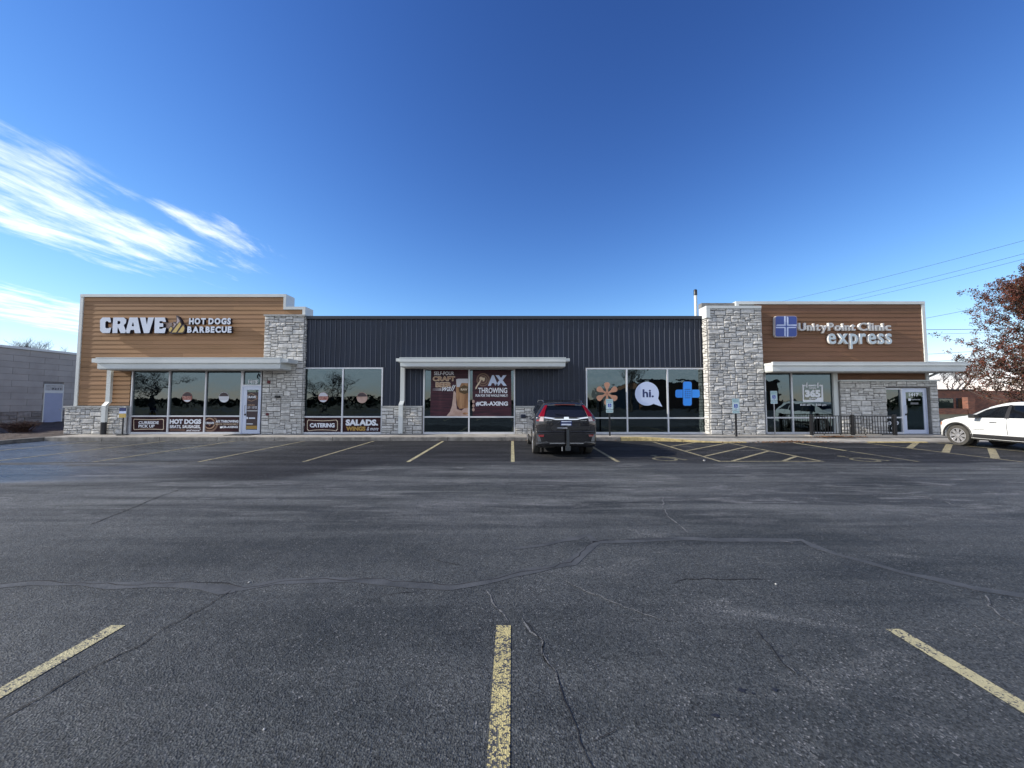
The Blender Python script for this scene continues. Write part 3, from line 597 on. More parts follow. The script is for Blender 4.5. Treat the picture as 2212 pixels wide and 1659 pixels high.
# lap siding, each board a part
def siding(x0, x1, z0, z1, y, m, seed, expo=0.19, clip=None, step=None):
    r = random.Random(seed); z = z1
    while z > z0 + 0.02:
        zl = max(z0, z - expo); cuts = [x0]; x = x0 + r.uniform(0.8, 3.6)
        xe = x1
        if step and zl >= step[0] - 0.03: xe = step[1]
        while x < xe - 0.5: cuts.append(x); x += 3.66
        cuts.append(xe)
        for a, b_ in zip(cuts, cuts[1:]):
            if clip and a >= clip[0] - 0.3 and zl < clip[1]: continue
            bb = min(b_, clip[0]) if clip and zl < clip[1] else b_
            n = MB(); a2, b2 = a + 0.0015, bb - 0.0015
            n.v = [(a2, y, z - 0.002), (b2, y, z - 0.002), (b2, y - 0.014, zl + 0.006), (a2, y - 0.014, zl + 0.006), (a2, y + 0.045, z - 0.002), (b2, y + 0.045, z - 0.002), (b2, y + 0.045, zl + 0.006), (a2, y + 0.045, zl + 0.006)]
            n.f = [(0, 3, 2, 1), (3, 7, 6, 2), (0, 1, 5, 4), (0, 4, 7, 3), (1, 2, 6, 5), (4, 5, 6, 7)]; n.mi = [0] * 6
            n.build('siding_board', m, B)
        z = zl
pier1x0, pier1x1, pier1z = X_(568, 16.98), X_(657.5, 16.98, 720), Z_(683, 16.98)
siding(xl + 0.12, xs2 - 0.02, Z_(794.5) + 0.02, z_top1 - 0.13, FY, M['siding_tan'], 1, clip=(pier1x0, pier1z - 0.02), step=(z_top2 - 0.14, xs1 - 0.02))
siding(xl + 0.12, X_(284.5) - 0.05, capz + 0.02, Z_(794.5) + 0.016, FY, M['siding_tan'], 2)
siding(xp1 - 0.02, xr - 0.12, Z_(800), z_right - 0.13, FY, M['siding_brown'], 3)
siding(X_(1808), xr - 0.12, Z_(822), Z_(800) - 0.004, FY, M['siding_brown'], 4)
# white parapet caps and corner trims
def cap(name, boxes, m='trim'):
    mb = MB()
    for bx in boxes: mb.box(*bx)
    return mb.build(name, M[m], B)
cd = 0.62
cap('parapet_cap', [(xl - 0.02, xs1 + 0.10, FY - 0.06, FY + cd, z_top1 - 0.125, z_top1)])
cap('parapet_cap', [(xs1 - 0.01, xs1 + 0.10, FY - 0.06, FY + cd, z_top2 - 0.125, z_top1 - 0.127)])
cap('parapet_cap', [(xs1 + 0.102, xs2 + 0.12, FY - 0.06, FY + cd, z_top2 - 0.125, z_top2)])
cap('parapet_cap', [(xs2 - 0.01, xs2 + 0.12, FY - 0.06, FY + cd, z_mid - 0.05, z_top2 - 0.127)])
cap('corner_trim', [(xl - 0.02, xl + 0.115, FY - 0.05, FY + 0.3, capz + 0.01, z_top1 - 0.127)])
cap('parapet_cap', [(X_(1588.5, FY, 655), xr + 0.02, FY - 0.06, FY + 0.45, z_right - 0.125, z_right)])
cap('parapet_cap', [(X_(1588.5, FY, 655), X_(1588.5, FY, 655) + 0.12, FY - 0.058, FY + 0.45, z_pier - 0.1, z_right - 0.127)])
cap('corner_trim', [(xr - 0.115, xr + 0.02, FY - 0.05, FY + 0.3, Z_(822), z_right - 0.127)])
cap('corner_trim', [(X_(1798.5), X_(1808), FY - 0.04, FY + 0.05, zb, Z_(802))], 'beige' if False else 'trim')
cap('pier_cap', [(xp0 - 0.05, xp1 - 0.02, 16.64, FY + 0.2, z_pier - 0.12, z_pier)])
cap('pier_cap', [(xp0 - 0.05, xp0 + 0.11, 16.642, FY + 0.2, Z_(686.5, 16.7), z_pier - 0.122)])
cap('coping', [(xs2 + 0.10, xp0 - 0.052, FY - 0.07, FY + 0.5, z_mid - 0.13, z_mid)], 'coping')

# navy ribbed metal panels, each a part
mx0, mx1 = xs2 + 0.14, xp0 - 0.01; ztopp, zwin = z_mid - 0.128, Z_(794) + 0.02; PW = 0.2216
base_z = capz + 0.005
gaps = [(W['cater'][0], W['cater'][1]), (W['beer'][0], W['beer'][1]), (W['hi'][0], W['hi'][1])]
def panel(x0, x1, z0, z1, ribs=True):
    mb = MB(); y = FY + 0.03; pr = [(x0, y)]
    for k in (0.28, 0.54):
        c = x0 + PW * k
        if c + 0.02 < x1: pr += [(c - 0.011, y), (c - 0.005, y - 0.007), (c + 0.005, y - 0.007), (c + 0.011, y)]
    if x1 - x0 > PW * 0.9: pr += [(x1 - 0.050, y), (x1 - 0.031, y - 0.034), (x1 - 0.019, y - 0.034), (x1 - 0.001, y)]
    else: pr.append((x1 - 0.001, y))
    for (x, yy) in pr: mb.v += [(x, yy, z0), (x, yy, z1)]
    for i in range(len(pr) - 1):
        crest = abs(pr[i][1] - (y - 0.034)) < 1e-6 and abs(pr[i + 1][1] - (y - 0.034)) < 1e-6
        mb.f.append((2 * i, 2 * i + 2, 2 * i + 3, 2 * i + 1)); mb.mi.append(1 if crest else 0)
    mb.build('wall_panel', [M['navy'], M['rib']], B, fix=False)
x = mx0
while x < mx1 - 0.05:
    xe = min(x + PW, mx1)
    hit = [g for g in gaps if g[0] < xe and g[1] > x]
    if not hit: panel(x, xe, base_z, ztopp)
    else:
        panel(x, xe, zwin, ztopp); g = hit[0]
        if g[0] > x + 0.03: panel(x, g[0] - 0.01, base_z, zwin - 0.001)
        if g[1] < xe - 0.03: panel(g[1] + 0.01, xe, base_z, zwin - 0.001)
    x += PW

# stone veneer ---------------------------------------------------------
def stone_unit(seed):
    r = random.Random(seed); mb = MB(); ring = [(0, 0), (0.5, 0), (1, 0), (1, 0.5), (1, 1), (0.5, 1), (0, 1), (0, 0.5)]
    cor = [(x + (r.uniform(0, 0.05) * (1 if x == 0 else -1 if x == 1 else 0)), z + r.uniform(0, 0.09) * (1 if z == 0 else -1 if z == 1 else 0)) for x, z in ring]
    mb.v = [(x, 0, z) for x, z in cor] + [(x, -0.55 - r.uniform(0, 0.2), z) for x, z in cor]
    mb.v += [(0.5 + (x - 0.5) * r.uniform(0.8, 0.9), -r.uniform(0.72, 1.1), 0.5 + (z - 0.5) * r.uniform(0.66, 0.84)) for x, z in cor] + [(r.uniform(0.35, 0.65), -r.uniform(0.75, 1.15), r.uniform(0.35, 0.65))]
    for i in range(8):
        j = (i + 1) % 8; mb.f += [(i, j, 8 + j, 8 + i), (8 + i, 8 + j, 16 + j, 16 + i), (16 + i, 16 + j, 24)]; mb.mi += [0, 0, 0]
    return mb
UNITS = [stone_unit(100 + i) for i in range(16)]
UMESH = {}
ALLST = []      # (screen area, x, z, w, h, y, depth, side, material, owner)
def stones(x0, x1, z0, z1, y, seed, m='stone', hole=None, facing='front', uz=0.074, ux=0.10, owner=None):
    r = random.Random(seed); nx, nz = max(1, round((x1 - x0) / ux)), max(1, round((z1 - z0) / uz)); ax, az = (x1 - x0) / nx, (z1 - z0) / nz
    used = [[False] * nx for _ in range(nz)]
    if hole:
        for j in range(nz):
            for i in range(nx):
                if hole[0] < x0 + (i + 0.5) * ax < hole[1] and hole[2] < z0 + (j + 0.5) * az < hole[3]: used[j][i] = True
    for j in range(nz):
        i = 0
        while i < nx:
            if used[j][i]: i += 1; continue
            h = r.choices((1, 2, 3), (0.5, 0.36, 0.14))[0]; w = r.randint(2, 5) if h == 1 else r.randint(2, 4) if h == 2 else r.randint(3, 6)
            h = min(h, nz - j); w2 = 0
            while w2 < w and i + w2 < nx and not used[j][i + w2]: w2 += 1
            if i + w2 < nx and not used[j][i + w2] and (i + w2 + 1 >= nx or used[j][i + w2 + 1]): w2 += 1
            hh = 1
            while hh < h and all(not used[j + hh][i + k] for k in range(w2)): hh += 1
            for a in range(hh):
                for k in range(w2): used[j + a][i + k] = True
            g = 0.007; sx, sz = x0 + i * ax + g, z0 + j * az + g; w_, h_ = w2 * ax - 2 * g, hh * az - 2 * g
            ALLST.append((w_ * h_ * (0.2 if facing != 'front' else 1) / (y * y if facing == 'front' else 300), sx, sz, w_, h_, y, r.uniform(0.028, 0.052), facing, m, owner or B, r.randrange(16), r.random()))
            i += w2
def flush_stones(limit):
    by = {}
    for s in ALLST: by.setdefault(s[9].name, []).append(s)
    for owner_name, L in by.items():
        L.sort(key=lambda s: -s[0]); root = L[0][9]
        for s in L[:limit]:
            _, sx, sz, w_, h_, y, d, facing, m, _, u, tone = s
            if (u, m) not in UMESH:
                me = UNITS[u].mesh('stone', M[m]); UMESH[(u, m)] = me
            o = link('stone', UMESH[(u, m)], root)
            if facing == 'front': o.location = (sx, y, sz); o.scale = (w_, d, h_)
            elif facing == 'left': o.location = (y, sx + w_, sz); o.rotation_euler = (0, 0, -math.pi / 2); o.scale = (w_, d, h_)
            else: o.location = (y, sx, sz); o.rotation_euler = (0, 0, math.pi / 2); o.scale = (w_, d, h_)
        rest = L[limit:]
        if rest:
            mb = MB(); tones = []
            for s in rest:
                _, sx, sz, w_, h_, y, d, facing, m, _, u, tone = s; U = UNITS[u]; n = len(mb.v)
                for (a, b_, c) in U.v:
                    if facing == 'front': mb.v.append((sx + a * w_, y + b_ * d, sz + c * h_))
                    elif facing == 'left': mb.v.append((y + b_ * d, sx + w_ - a * w_, sz + c * h_))
                    else: mb.v.append((y - b_ * d, sx + a * w_, sz + c * h_))
                mb.f += [tuple(n + q for q in f) for f in U.f]; mb.mi += [0] * len(U.f); tones += [tone] * len(U.v)
            me = mb.mesh('stones', M[rest[0][8]]); at = me.attributes.new('tone', 'FLOAT', 'POINT'); at.data.foreach_set('value', tones)
            o = link('small_stones', me, root); o['kind'] = 'stuff'
def backing(x0, x1, y0, y1, z0, z1): MB().box(x0, x1, y0, y1, z0, z1).build('stone_backing', M['mortar'], B)
# left pier beside the shop door
backing(pier1x0, pier1x1, 16.98, FY + 0.045, zb, pier1z)
stones(pier1x0, pier1x1, zb + 0.01, pier1z, 16.982, 21)
stones(16.985, FY + 0.04, zb + 0.01, pier1z, pier1x1 + 0.0, 22, facing='right')
cap('pier_ledge', [(pier1x0 - 0.02, pier1x1 + 0.05, 16.90, FY - 0.03, pier1z, pier1z + 0.06)], 'ledge')
# big pier
MB().box(xp0, xp1, 16.70, FY + 0.045, zb, z_pier - 0.12).build('stone_backing', M['mortar'], B)
stones(xp0, xp1, zb + 0.01, z_pier - 0.125, 16.70, 23)
stones(16.71, FY + 0.0, zb + 0.01, Z_(688, 16.7), xp0, 24, facing='left')
# low walls
for k, (a, b_) in enumerate(((X_(140, 17.0, 900), X_(284.5) - 0.01), (W['cater'][1] + 0.01, W['beer'][0] - 0.01), (W['beer'][1] + 0.01, W['hi'][0] - 0.01))):
    backing(a, b_, 17.0, FY + 0.045, zb, capz - 0.07); stones(a, b_, zb + 0.01, capz - 0.075, 17.0, 30 + k)
    cap('stone_ledge', [(a - 0.03 if k == 0 else a, b_, 16.93, FY + 0.04, capz - 0.07, capz)], 'ledge')
backing(X_(140, 17.0, 900), xl + 0.3, FY + 0.045, 19, zb, capz - 0.07)
cap('window_post', [(X_(278), X_(284.5), 16.97, FY + 0.05, zb, capz - 0.071)], 'steel')
# right entrance wall
zl2 = Z_(824); xe0, xe1 = X_(1808.5), X_(2028, 16.98, 880)
hole = (W['side'][0] - 0.03, W['door2'][1] + 0.03, 0, W['door2'][3] + 0.03)
for q in ((xe0, hole[0], zb, zl2), (hole[1], xe1, zb, zl2), (hole[0], hole[1], hole[3], zl2)): backing(q[0], q[1], 17.0, FY + 0.045, q[2], q[3])
stones(xe0, xe1, zb + 0.01, zl2 - 0.002, 17.0, 40, hole=hole, uz=0.075, ux=0.11)
stones(17.0, 18.6, zb + 0.01, zl2, xe1, 41, facing='right'); backing(xr - 0.02, xe1, FY + 0.046, 18.6, zb, zl2)
cap('stone_ledge', [(xe0, xe1 + 0.05, 16.92, FY + 0.04, zl2, zl2 + 0.06)], 'trim')
flush_stones(300)

# windows and doors ----------------------------------------------------
GY = FY + 0.05     # glass plane
def window(key, mull, bar, label=None, low_glass=True, z0=None, bot=0.09, panes=None):
    x0, x1, zz0, z1 = W[key]; zz0 = z0 or zz0; t = 0.055; y0, y1 = FY - 0.01, FY + 0.14
    mb = MB(); mb.box(x0, x0 + t, y0, y1, zz0, z1); mb.box(x1 - t, x1, y0, y1, zz0, z1)
    mb.box(x0 + t, x1 - t, y0, y1, z1 - t, z1); mb.box(x0 + t, x1 - t, y0 - 0.012, y1, zz0, zz0 + bot)
    xs = [x0 + t] + [v for m_ in mull for v in (m_ - 0.03, m_ + 0.03)] + [x1 - t]
    for m_ in mull: mb.box(m_ - 0.03, m_ + 0.03, y0, y1, zz0 + bot, z1 - t)
    segs = list(zip(xs[::2], xs[1::2]))
    for a, b_ in segs:
        if bar: mb.box(a, b_, y0 + 0.004, y1, bar - 0.03, bar + 0.03)
    fr = mb.build('window', M['frame'], B)
    if label: fr['label'] = label
    for a, b_ in segs:
        for c, d in (((zz0 + bot, bar - 0.03), (bar + 0.03, z1 - t)) if bar else ((zz0 + bot, z1 - t),)):
            link('pane', MB().box(a - 0.005, b_ + 0.005, GY, GY + 0.012, c - 0.005, d + 0.005).mesh('pane', M['glass']), fr).matrix_parent_inverse = Matrix.Identity(4)
    return segs
sg1 = window('crave', [X_(366.3), X_(444.9)], Z_(899), 'three bay tinted window of the left shop')
sg2 = window('cater', [X_(740.6)], Z_(900.5), 'two bay tinted window beside the left stone pier')
sg3 = window('beer', [X_(1013.4)], Z_(900.7), 'two bay window under the middle canopy')
sg4 = window('hi', [X_(1354), X_(1442)], Z_(903), 'three bay window beside the big stone pier')
sg5 = window('open', [X_(1709.8)], Z_(902.3), 'two bay window of the right clinic')
sg6 = window('side', [], Z_(902), 'narrow sidelight beside the clinic door')
def door(key, transom, glass, m, handle_side, label, parent=B):
    x0, x1, zz0, z1 = W[key]; y0, y1 = FY - 0.005, FY + 0.12; mb = MB(); zt = transom or z1
    mb.box(x0, x0 + 0.05, y0, y1, zz0, zt); mb.box(x1 - 0.05, x1, y0, y1, zz0, zt); mb.box(x0 + 0.05, x1 - 0.05, y0, y1, zt - 0.05, zt)
    a, b_, c, d = glass; ys, ye = FY + 0.01, FY + 0.06
    mb.box(x0 + 0.055, a, ys, ye, zz0 + 0.02, zt - 0.055); mb.box(b_, x1 - 0.055, ys, ye, zz0 + 0.02, zt - 0.055)
    mb.box(a, b_, ys, ye, zz0 + 0.02, c); mb.box(a, b_, ys, ye, d, zt - 0.055)
    o = mb.build('door', m, B); o['label'] = label
    link('pane', MB().box(a - 0.004, b_ + 0.004, FY + 0.03, FY + 0.04, c - 0.004, d + 0.004).mesh('pane', M['clearglass']), o)
    hx = a - 0.03 if handle_side < 0 else b_ + 0.03
    hx = a - 0.045
    link('handle', MB().tube([(hx, FY + 0.01, 1.05), (hx, FY - 0.05, 1.05), (hx, FY - 0.05, 1.38), (hx, FY + 0.01, 1.38)], 0.012).mesh('handle', M['steel']), o)
    link('lock', MB().box(hx - 0.03, hx + 0.03, FY - 0.02, FY + 0.01, 0.95, 1.02).mesh('lock', M['black']), o)
    return o
dz1 = Z_(833)
d1 = door('door1', dz1, (X_(534.5), X_(559), Z_(928.5), Z_(842)), M['doorblue'], -1, 'glazed door of the left shop')
x0, x1, _, z1 = W['door1']; mb = MB(); mb.box(x0, x0 + 0.05, FY - 0.01, FY + 0.12, dz1, z1).box(x1 - 0.04, x1, FY - 0.01, FY + 0.12, dz1, z1).box(x0 + 0.05, x1 - 0.04, FY - 0.01, FY + 0.12, z1 - 0.05, z1).box(x0 + 0.05, x1 - 0.04, FY - 0.01, FY + 0.12, dz1, dz1 + 0.04)
tr = mb.build('transom', M['frame'], B); link('pane', MB().box(x0 + 0.045, x1 - 0.035, GY, GY + 0.01, dz1 + 0.035, z1 - 0.045).mesh('pane', M['glass']), tr)
d2 = door('door2', None, (X_(1955), X_(1992), Z_(928.5), Z_(847)), M['doorblue'], -1, 'glazed door of the clinic')
for k in ('door1',):
    MB().box(W[k][0] - 0.15, W[k][1] + 0.1, 16.3, 16.95, 0.153, 0.165).build('door_mat', M['rubber']); 
tag(bpy.data.objects['door_mat'], 'dark rubber mat before the left shop door', 'door mat')

# canopies --------------------------------------------------------------
def canopy(x0, x1, y1_top, y1_bot, y2_top, y2_bot, over, label, yf=16.1, gl=0.18, right_over=None):
    zt, zm, zn, zo = Z_(y1_top, yf), Z_(y1_bot, yf), Z_(y2_top, yf), Z_(y2_bot, yf); ro = right_over if right_over is not None else over
    mb = MB(); mb.box(x0 - over, x1 + ro, yf + 0.10, FY - 0.005, zm + 0.03, zt - 0.03)
    o = mb.build('canopy', M['trim'], B); o['label'] = label
    link('gutter', MB().box(x0, x1, yf, yf + 0.098, zm, zt).box(x0, x1, yf - 0.008, yf + 0.002, zt - 0.025, zt - 0.003).mesh('gutter', M['trim']), o)
    link('fascia', MB().box(x0 + 0.02, x1 - 0.02, yf + 0.06, FY - 0.004, zo, zm + 0.028).mesh('fascia', M['trim']), o)
    link('soffit', MB().box(x0 + 0.05, x1 - 0.05, yf + 0.09, FY - 0.006, zo - 0.035, zo - 0.002).mesh('soffit', M['ledge']), o)
    return o
canopy(X_(204, 16.1), X_(603.5, 16.1), 772, 784, 785.5, 796, 0.27, 'pale flat canopy over the left shop entrance')
canopy(X_(862, 16.1), X_(1223, 16.1), 772, 781.5, 783, 791, 0.17, 'pale flat canopy over the middle window')
c3 = canopy(xp1 + 0.02, X_(2092, 16.1), 781.5, 789.5, 791.5, 801, 0.0, 'long pale canopy over the clinic entrance', right_over=0.25)
MB().box(xe1 - 0.3, X_(2092, 16.1) - 0.02, FY - 0.004, 18.6, Z_(801, 16.1), Z_(789.5, 16.1)).build('canopy_return', M['trim'], B)
MB().tube([(xr + 0.03, 17.3, Z_(818)), (xr + 0.75, 17.3, Z_(803))], 0.05, 4).build('canopy_strut', M['trim'], B)
# downspouts
def downspout(xt, xb, zt, zj, z0, boot, y=16.88):
    w, d = 0.09, 0.07; mb = MB(); mb.box(xt - w, xt + w, y + 0.0, y + 0.11, zj, zt)
    mb.box(xb - w, xb + w, y - 0.10, y + 0.01, z0, zj - 0.16)
    n = len(mb.v); mb.v += [(xt - w, y, zj), (xt + w, y, zj), (xt + w, y + 0.11, zj), (xt - w, y + 0.11, zj), (xb - w, y - 0.10, zj - 0.16), (xb + w, y - 0.10, zj - 0.16), (xb + w, y + 0.01, zj - 0.16), (xb - w, y + 0.01, zj - 0.16)]
    for i in range(4): mb.f.append((n + i, n + (i + 1) % 4, n + 4 + (i + 1) % 4, n + 4 + i)); mb.mi.append(0)
    o = mb.build('downspout', M['trim'], B)
    if boot: link('boot', MB().tube([(xb, y - 0.05, zb), (xb, y - 0.05, z0)], 0.1, 12).mesh('boot', M['plastic']), o)
downspout(X_(235.5, 16.9), X_(226, 16.85, 900), Z_(796, 16.2) , Z_(868, 16.9), Z_(912, 16.85), True)
downspout(X_(869.5, 16.9), X_(866, 16.85, 900), Z_(790, 16.2), Z_(866, 16.9), zb + 0.05, False)
# alarm devices on the stone pier
for px, py, r_, m_, lb in ((806.5, 1146, 0.07, 'redbell', 'red alarm strobe'), (802, 1243, 0.06, 'redbell', 'red fire connection'), (834, 1190, 0.07, 'black', 'small wall camera')):
    X, Z = SX(px * 0.72, py * 0.72, 16.92)
    mb = MB()
    if m_ == 'black': mb.box(X - 0.10, X + 0.10, 16.84, 16.93, Z - 0.05, Z + 0.05)
    else: mb.disc((X, 16.94, Z), (0, -1, 0), 0, 0, [(r_, 0), (r_, 0.05), (r_ * 0.5, 0.08)], 16)
    mb.build('wall_device', M[m_], B)['label'] = lb

# vent pipe
VX, VZ = SX(1502, 625.5, 20.0)
vp = thing('vent_pipe', 'tall white vent pipe with black cap rising behind the navy roof edge', 'vent pipe', (VX, 20.0, z_mid - 0.45))
MB().tube([(VX, 20, z_mid - 0.45), (VX, 20, VZ - 0.3)], 0.075, 14).build('pipe', M['whitesign'] if False else M['trim'], vp, 40)
MB().tube([(VX, 20, VZ - 0.31), (VX, 20, VZ - 0.04), (VX, 20, VZ)], [0.088, 0.088, 0.06], 14).build('cap', M['black'], vp, 40)

# ------------------------------------------------------------------ raised signs
cE = conv(5.2667, 280, 930, FY - 0.15)
sign1 = thing('shop_sign', 'raised white letters CRAVE HOT DOGS BARBECUE with a golden flame on tan siding', 'sign', (X_(300), FY - 0.1, Z_(702)))
for outl in ([[(165, 122), (283, 122), (300, 198), (258, 198), (248, 180), (225, 180), (208, 197), (208, 277), (225, 293), (255, 293), (268, 283), (302, 283), (278, 366), (165, 368), (125, 330), (125, 160)]],
             [[(332, 122), (500, 122), (540, 160), (532, 212), (498, 240), (545, 368), (448, 368), (410, 282), (402, 282), (398, 368), (318, 368)], [(402, 178), (432, 178), (448, 190), (442, 215), (428, 226), (400, 228)]],
             [[(590, 122), (718, 122), (765, 368), (672, 368), (662, 318), (606, 318), (590, 368), (522, 368)], [(645, 192), (662, 260), (622, 260)]],
             [[(752, 122), (842, 122), (862, 235), (884, 122), (974, 122), (898, 368), (815, 368)]],
             [[(988, 122), (1145, 122), (1165, 192), (1122, 192), (1108, 180), (1062, 180), (1062, 213), (1120, 213), (1120, 270), (1060, 270), (1057, 300), (1105, 300), (1120, 286), (1167, 286), (1142, 368), (980, 368)]]):
    shape('letter', outl, FY - 0.07, M['whitesign'], sign1, 0.13, M['return'], cE)
def glyphs(s, cv, x0, y0, x1, y1, Y, parent, m, side, depth, bold, gapf=0.10, spacef=0.45, trim=None, desc='', asc=True):
    """each letter an object, laid out left to right to fill x0..x1"""
    ref = text_mesh('H' if asc else 'x', bold); _, _, c0, d0 = bounds(ref)
    items = []; X = 0.0
    for ch in s:
        if ch == ' ': X += spacef; continue
        me = text_mesh(ch, bold, 0.01); a, b_, c, d = bounds(me); items.append((me, X, a)); X += (b_ - a) + gapf
    tot = X - gapf; A = cv(x0, y1); Bq = cv(x1, y0); sx = (Bq[0] - A[0]) / tot; sz = (Bq[1] - A[1]) / (d0 - c0)
    for me, X, a in items:
        f = lambda u, v, X=X, a=a: (A[0] + (X + u - a) * sx, A[1] + (v - c0) * sz)
        if trim:
            t = me.copy()
        stand_up(me, f, Y, depth); fronts(me, m, side); me.name = 'letter'; o = link('letter', me, parent)
glyphs('HOTDOGS'[:3], cE, 1522, 130, 1790, 230, FY - 0.07, sign1, M['whitesign'], M['return'], 0.12, 0.055)
glyphs('DOGS', cE, 1828, 130, 2185, 230, FY - 0.07, sign1, M['whitesign'], M['return'], 0.12, 0.055)
glyphs('BARBECUE', cE, 1494, 262, 2195, 362, FY - 0.07, sign1, M['whitesign'], M['return'], 0.12, 0.055)
shape('raceway', [[(250, 192), (1215, 192), (1215, 285), (250, 285)]], FY - 0.035, M['beige'], sign1, 0.03, M['beige'], cE)
shape('flame_plate', [[(1190, 315), (1212, 270), (1240, 250), (1262, 262), (1282, 245), (1262, 182), (1300, 202), (1328, 165), (1316, 85), (1355, 108), (1392, 165), (1410, 238), (1440, 225), (1466, 285), (1460, 330), (1425, 373), (1222, 373)]], FY - 0.04, M['plum'], sign1, 0.14, M['return'], cE)
shape('flame', [[(1330, 110), (1365, 150), (1380, 178), (1345, 215), (1325, 215), (1338, 165)]], FY - 0.186, M['pinkgrey'], sign1, 0.006, None, cE)
shape('flame', [[(1275, 200), (1300, 218), (1325, 220), (1290, 270), (1268, 275), (1290, 245)]], FY - 0.186, M['pinkgrey'], sign1, 0.006, None, cE)
for q in ([(1205, 312), (1228, 275), (1245, 272), (1262, 295), (1228, 348), (1212, 340)], [(1378, 190), (1392, 215), (1400, 235), (1320, 357), (1255, 357)], [(1432, 245), (1452, 285), (1447, 325), (1420, 357), (1350, 357)]):
    shape('log', [q], FY - 0.186, M['gold'], sign1, 0.006, None, cE)

cF = conv(3.95, 2260, 900, FY - 0.2)
sign2 = thing('clinic_sign', 'raised clinic sign with blue cross square and metal letters UnityPoint Clinic express on brown siding', 'sign', (X_(1800), FY - 0.1, Z_(715)))
def rrect(x0, y0, x1, y1, r, n=5):
    P = []
    for cx, cy, a0 in ((x1 - r, y0 + r, -90), (x1 - r, y1 - r, 0), (x0 + r, y1 - r, 90), (x0 + r, y0 + r, 180)):
        for i in range(n + 1): t = R(a0 + 90 * i / n); P.append((cx + r * math.cos(t), cy + r * math.sin(t)))
    return P
shape('logo_box', [rrect(262, 186, 525, 438, 30)], FY - 0.04, M['pinkgrey'], sign2, 0.13, M['lettertrim'], cF)
shape('logo_face', [rrect(268, 192, 519, 432, 26)], FY - 0.172, M['blue'], sign2, 0.004, None, cF)
wf = M['bubble']
for q in ([(370, 190), (388, 190), (388, 304), (275, 304), (285, 290), (370, 290)], [(402, 192), (420, 206), (420, 290), (518, 290), (518, 304), (402, 304)],
          [(272, 318), (388, 318), (388, 434), (372, 420), (372, 332), (272, 332)], [(402, 318), (515, 318), (505, 332), (420, 332), (420, 436), (402, 436)]):
    shape('cross_stripe', [q], FY - 0.178, wf, sign2, 0.003, None, cF)
for word, x0_, y0_, x1_, y1_, m_, as_ in (('UnityPoint', 553, 268, 1222, 360, 'letterface', True), ('Clinic', 1265, 266, 1645, 360, 'letterface', True), ('express', 902, 396, 1655, 518, 'letterface2', False)):
    glyphs(word, cF, x0_, y0_, x1_, y1_, FY - 0.05, sign2, M[m_], M['lettertrim'], 0.10, 0.022 if as_ else 0.016, asc=as_, gapf=0.10)

# ------------------------------------------------------------------ window graphics
PY = GY - 0.006
cA, cB, cC, cD, cG, cH = (conv(4.8087, 360, 1060, GY), conv(6.9125, 1240, 1080, GY), conv(4.8087, 1700, 1040, GY), conv(3.95, 2260, 1100, GY), conv(3.318, 700, 840, GY), conv(5.821, 360, 1230, GY))
def graphic(name, label, seg, z0, z1, m, cat='window sign', group=None):
    t = thing(name, label, cat, ((seg[0] + seg[1]) / 2, PY, z0), group)
    MB().box(seg[0] + 0.003, seg[1] - 0.003, PY - 0.001, PY + 0.003, z0, z1).build('panel', m, t); return t
lowz = (zb + 0.095, Z_(899) - 0.034)
def ticket(cv, x0, y0, x1, y1, t, w=7):
    def outl(i, bow=9):
        a, b_, c, d = x0 + i, y0 + i, x1 - i, y1 - i; n = 12; P = [(a, b_ + n)]; P += [(a + n * 0.6, b_ + n * 0.6), (a + n, b_)]
        mx = (a + c) / 2; P += [(a + (c - a) * 0.25, b_ + bow * 0.7), (mx, b_ + bow), (a + (c - a) * 0.75, b_ + bow * 0.7)]
        P += [(c - n, b_), (c - n * 0.6, b_ + n * 0.6), (c, b_ + n), (c, d - n), (c - n * 0.6, d - n * 0.6), (c - n, d), (a + (c - a) * 0.75, d - bow * 0.7), (mx, d - bow), (a + (c - a) * 0.25, d - bow * 0.7), (a + n, d), (a + n * 0.6, d - n * 0.6), (a, d - n)]
        return P
    shape('printed_border', [outl(0), outl(w)], PY - 0.0025, M['cream'], t, 0, None, cv)
g = graphic('curbside_sign', 'dark window panel lettered CURBSIDE PICK UP in a cream border', sg1[0], lowz[0], lowz[1], M['maroon'])
ticket(cH, 238, 155, 768, 348, g, 11)
tbox(cH, 'CURBSIDE', 325, 195, 680, 246, PY - 0.003, M['white'], g, bold=0.035); tbox(cH, 'PICK UP', 325, 256, 608, 308, PY - 0.003, M['white'], g, bold=0.035)
g = graphic('hot_dogs_sign', 'dark window panel lettered HOT DOGS BRATS, SAUSAGES and more', sg1[1], lowz[0], lowz[1], M['maroon'])
tbox(cH, 'HOT DOGS', 868, 160, 1422, 245, PY - 0.003, M['white'], g, bold=0.06); tbox(cH, 'BRATS, SAUSAGES,', 872, 262, 1408, 328, PY - 0.003, M['white'], g, bold=0.03)
tbox(cH, 'and more!', 1160, 335, 1410, 372, PY - 0.0035, M['white'], g, bold=0.01, shear=0.5); shape('printed_rule', [[(872, 340), (1135, 340), (1135, 358), (872, 358)]], PY - 0.0025, M['brownprint'], g, 0, None, cH)
g = graphic('ax_throwing_sign', 'brown window panel lettered AX THROWING #CR-AXING beside a round target', sg1[2], lowz[0], lowz[1], M['maroon'])
def clipc(pts, x0, y0, x1, y1): return [(min(max(x, x0), x1), min(max(y, y0), y1)) for x, y in pts]
for r_, m_ in ((150, 'brownprint'), (118, 'maroon'), (100, 'tanprint'), (78, 'maroon')):
    shape('printed_target', [clipc(circle(1565, 235, r_, 30), 1476, 134, 2060, 388)], PY - 0.0022 - (150 - r_) * 4e-6, M[m_], g, 0, None, cH)
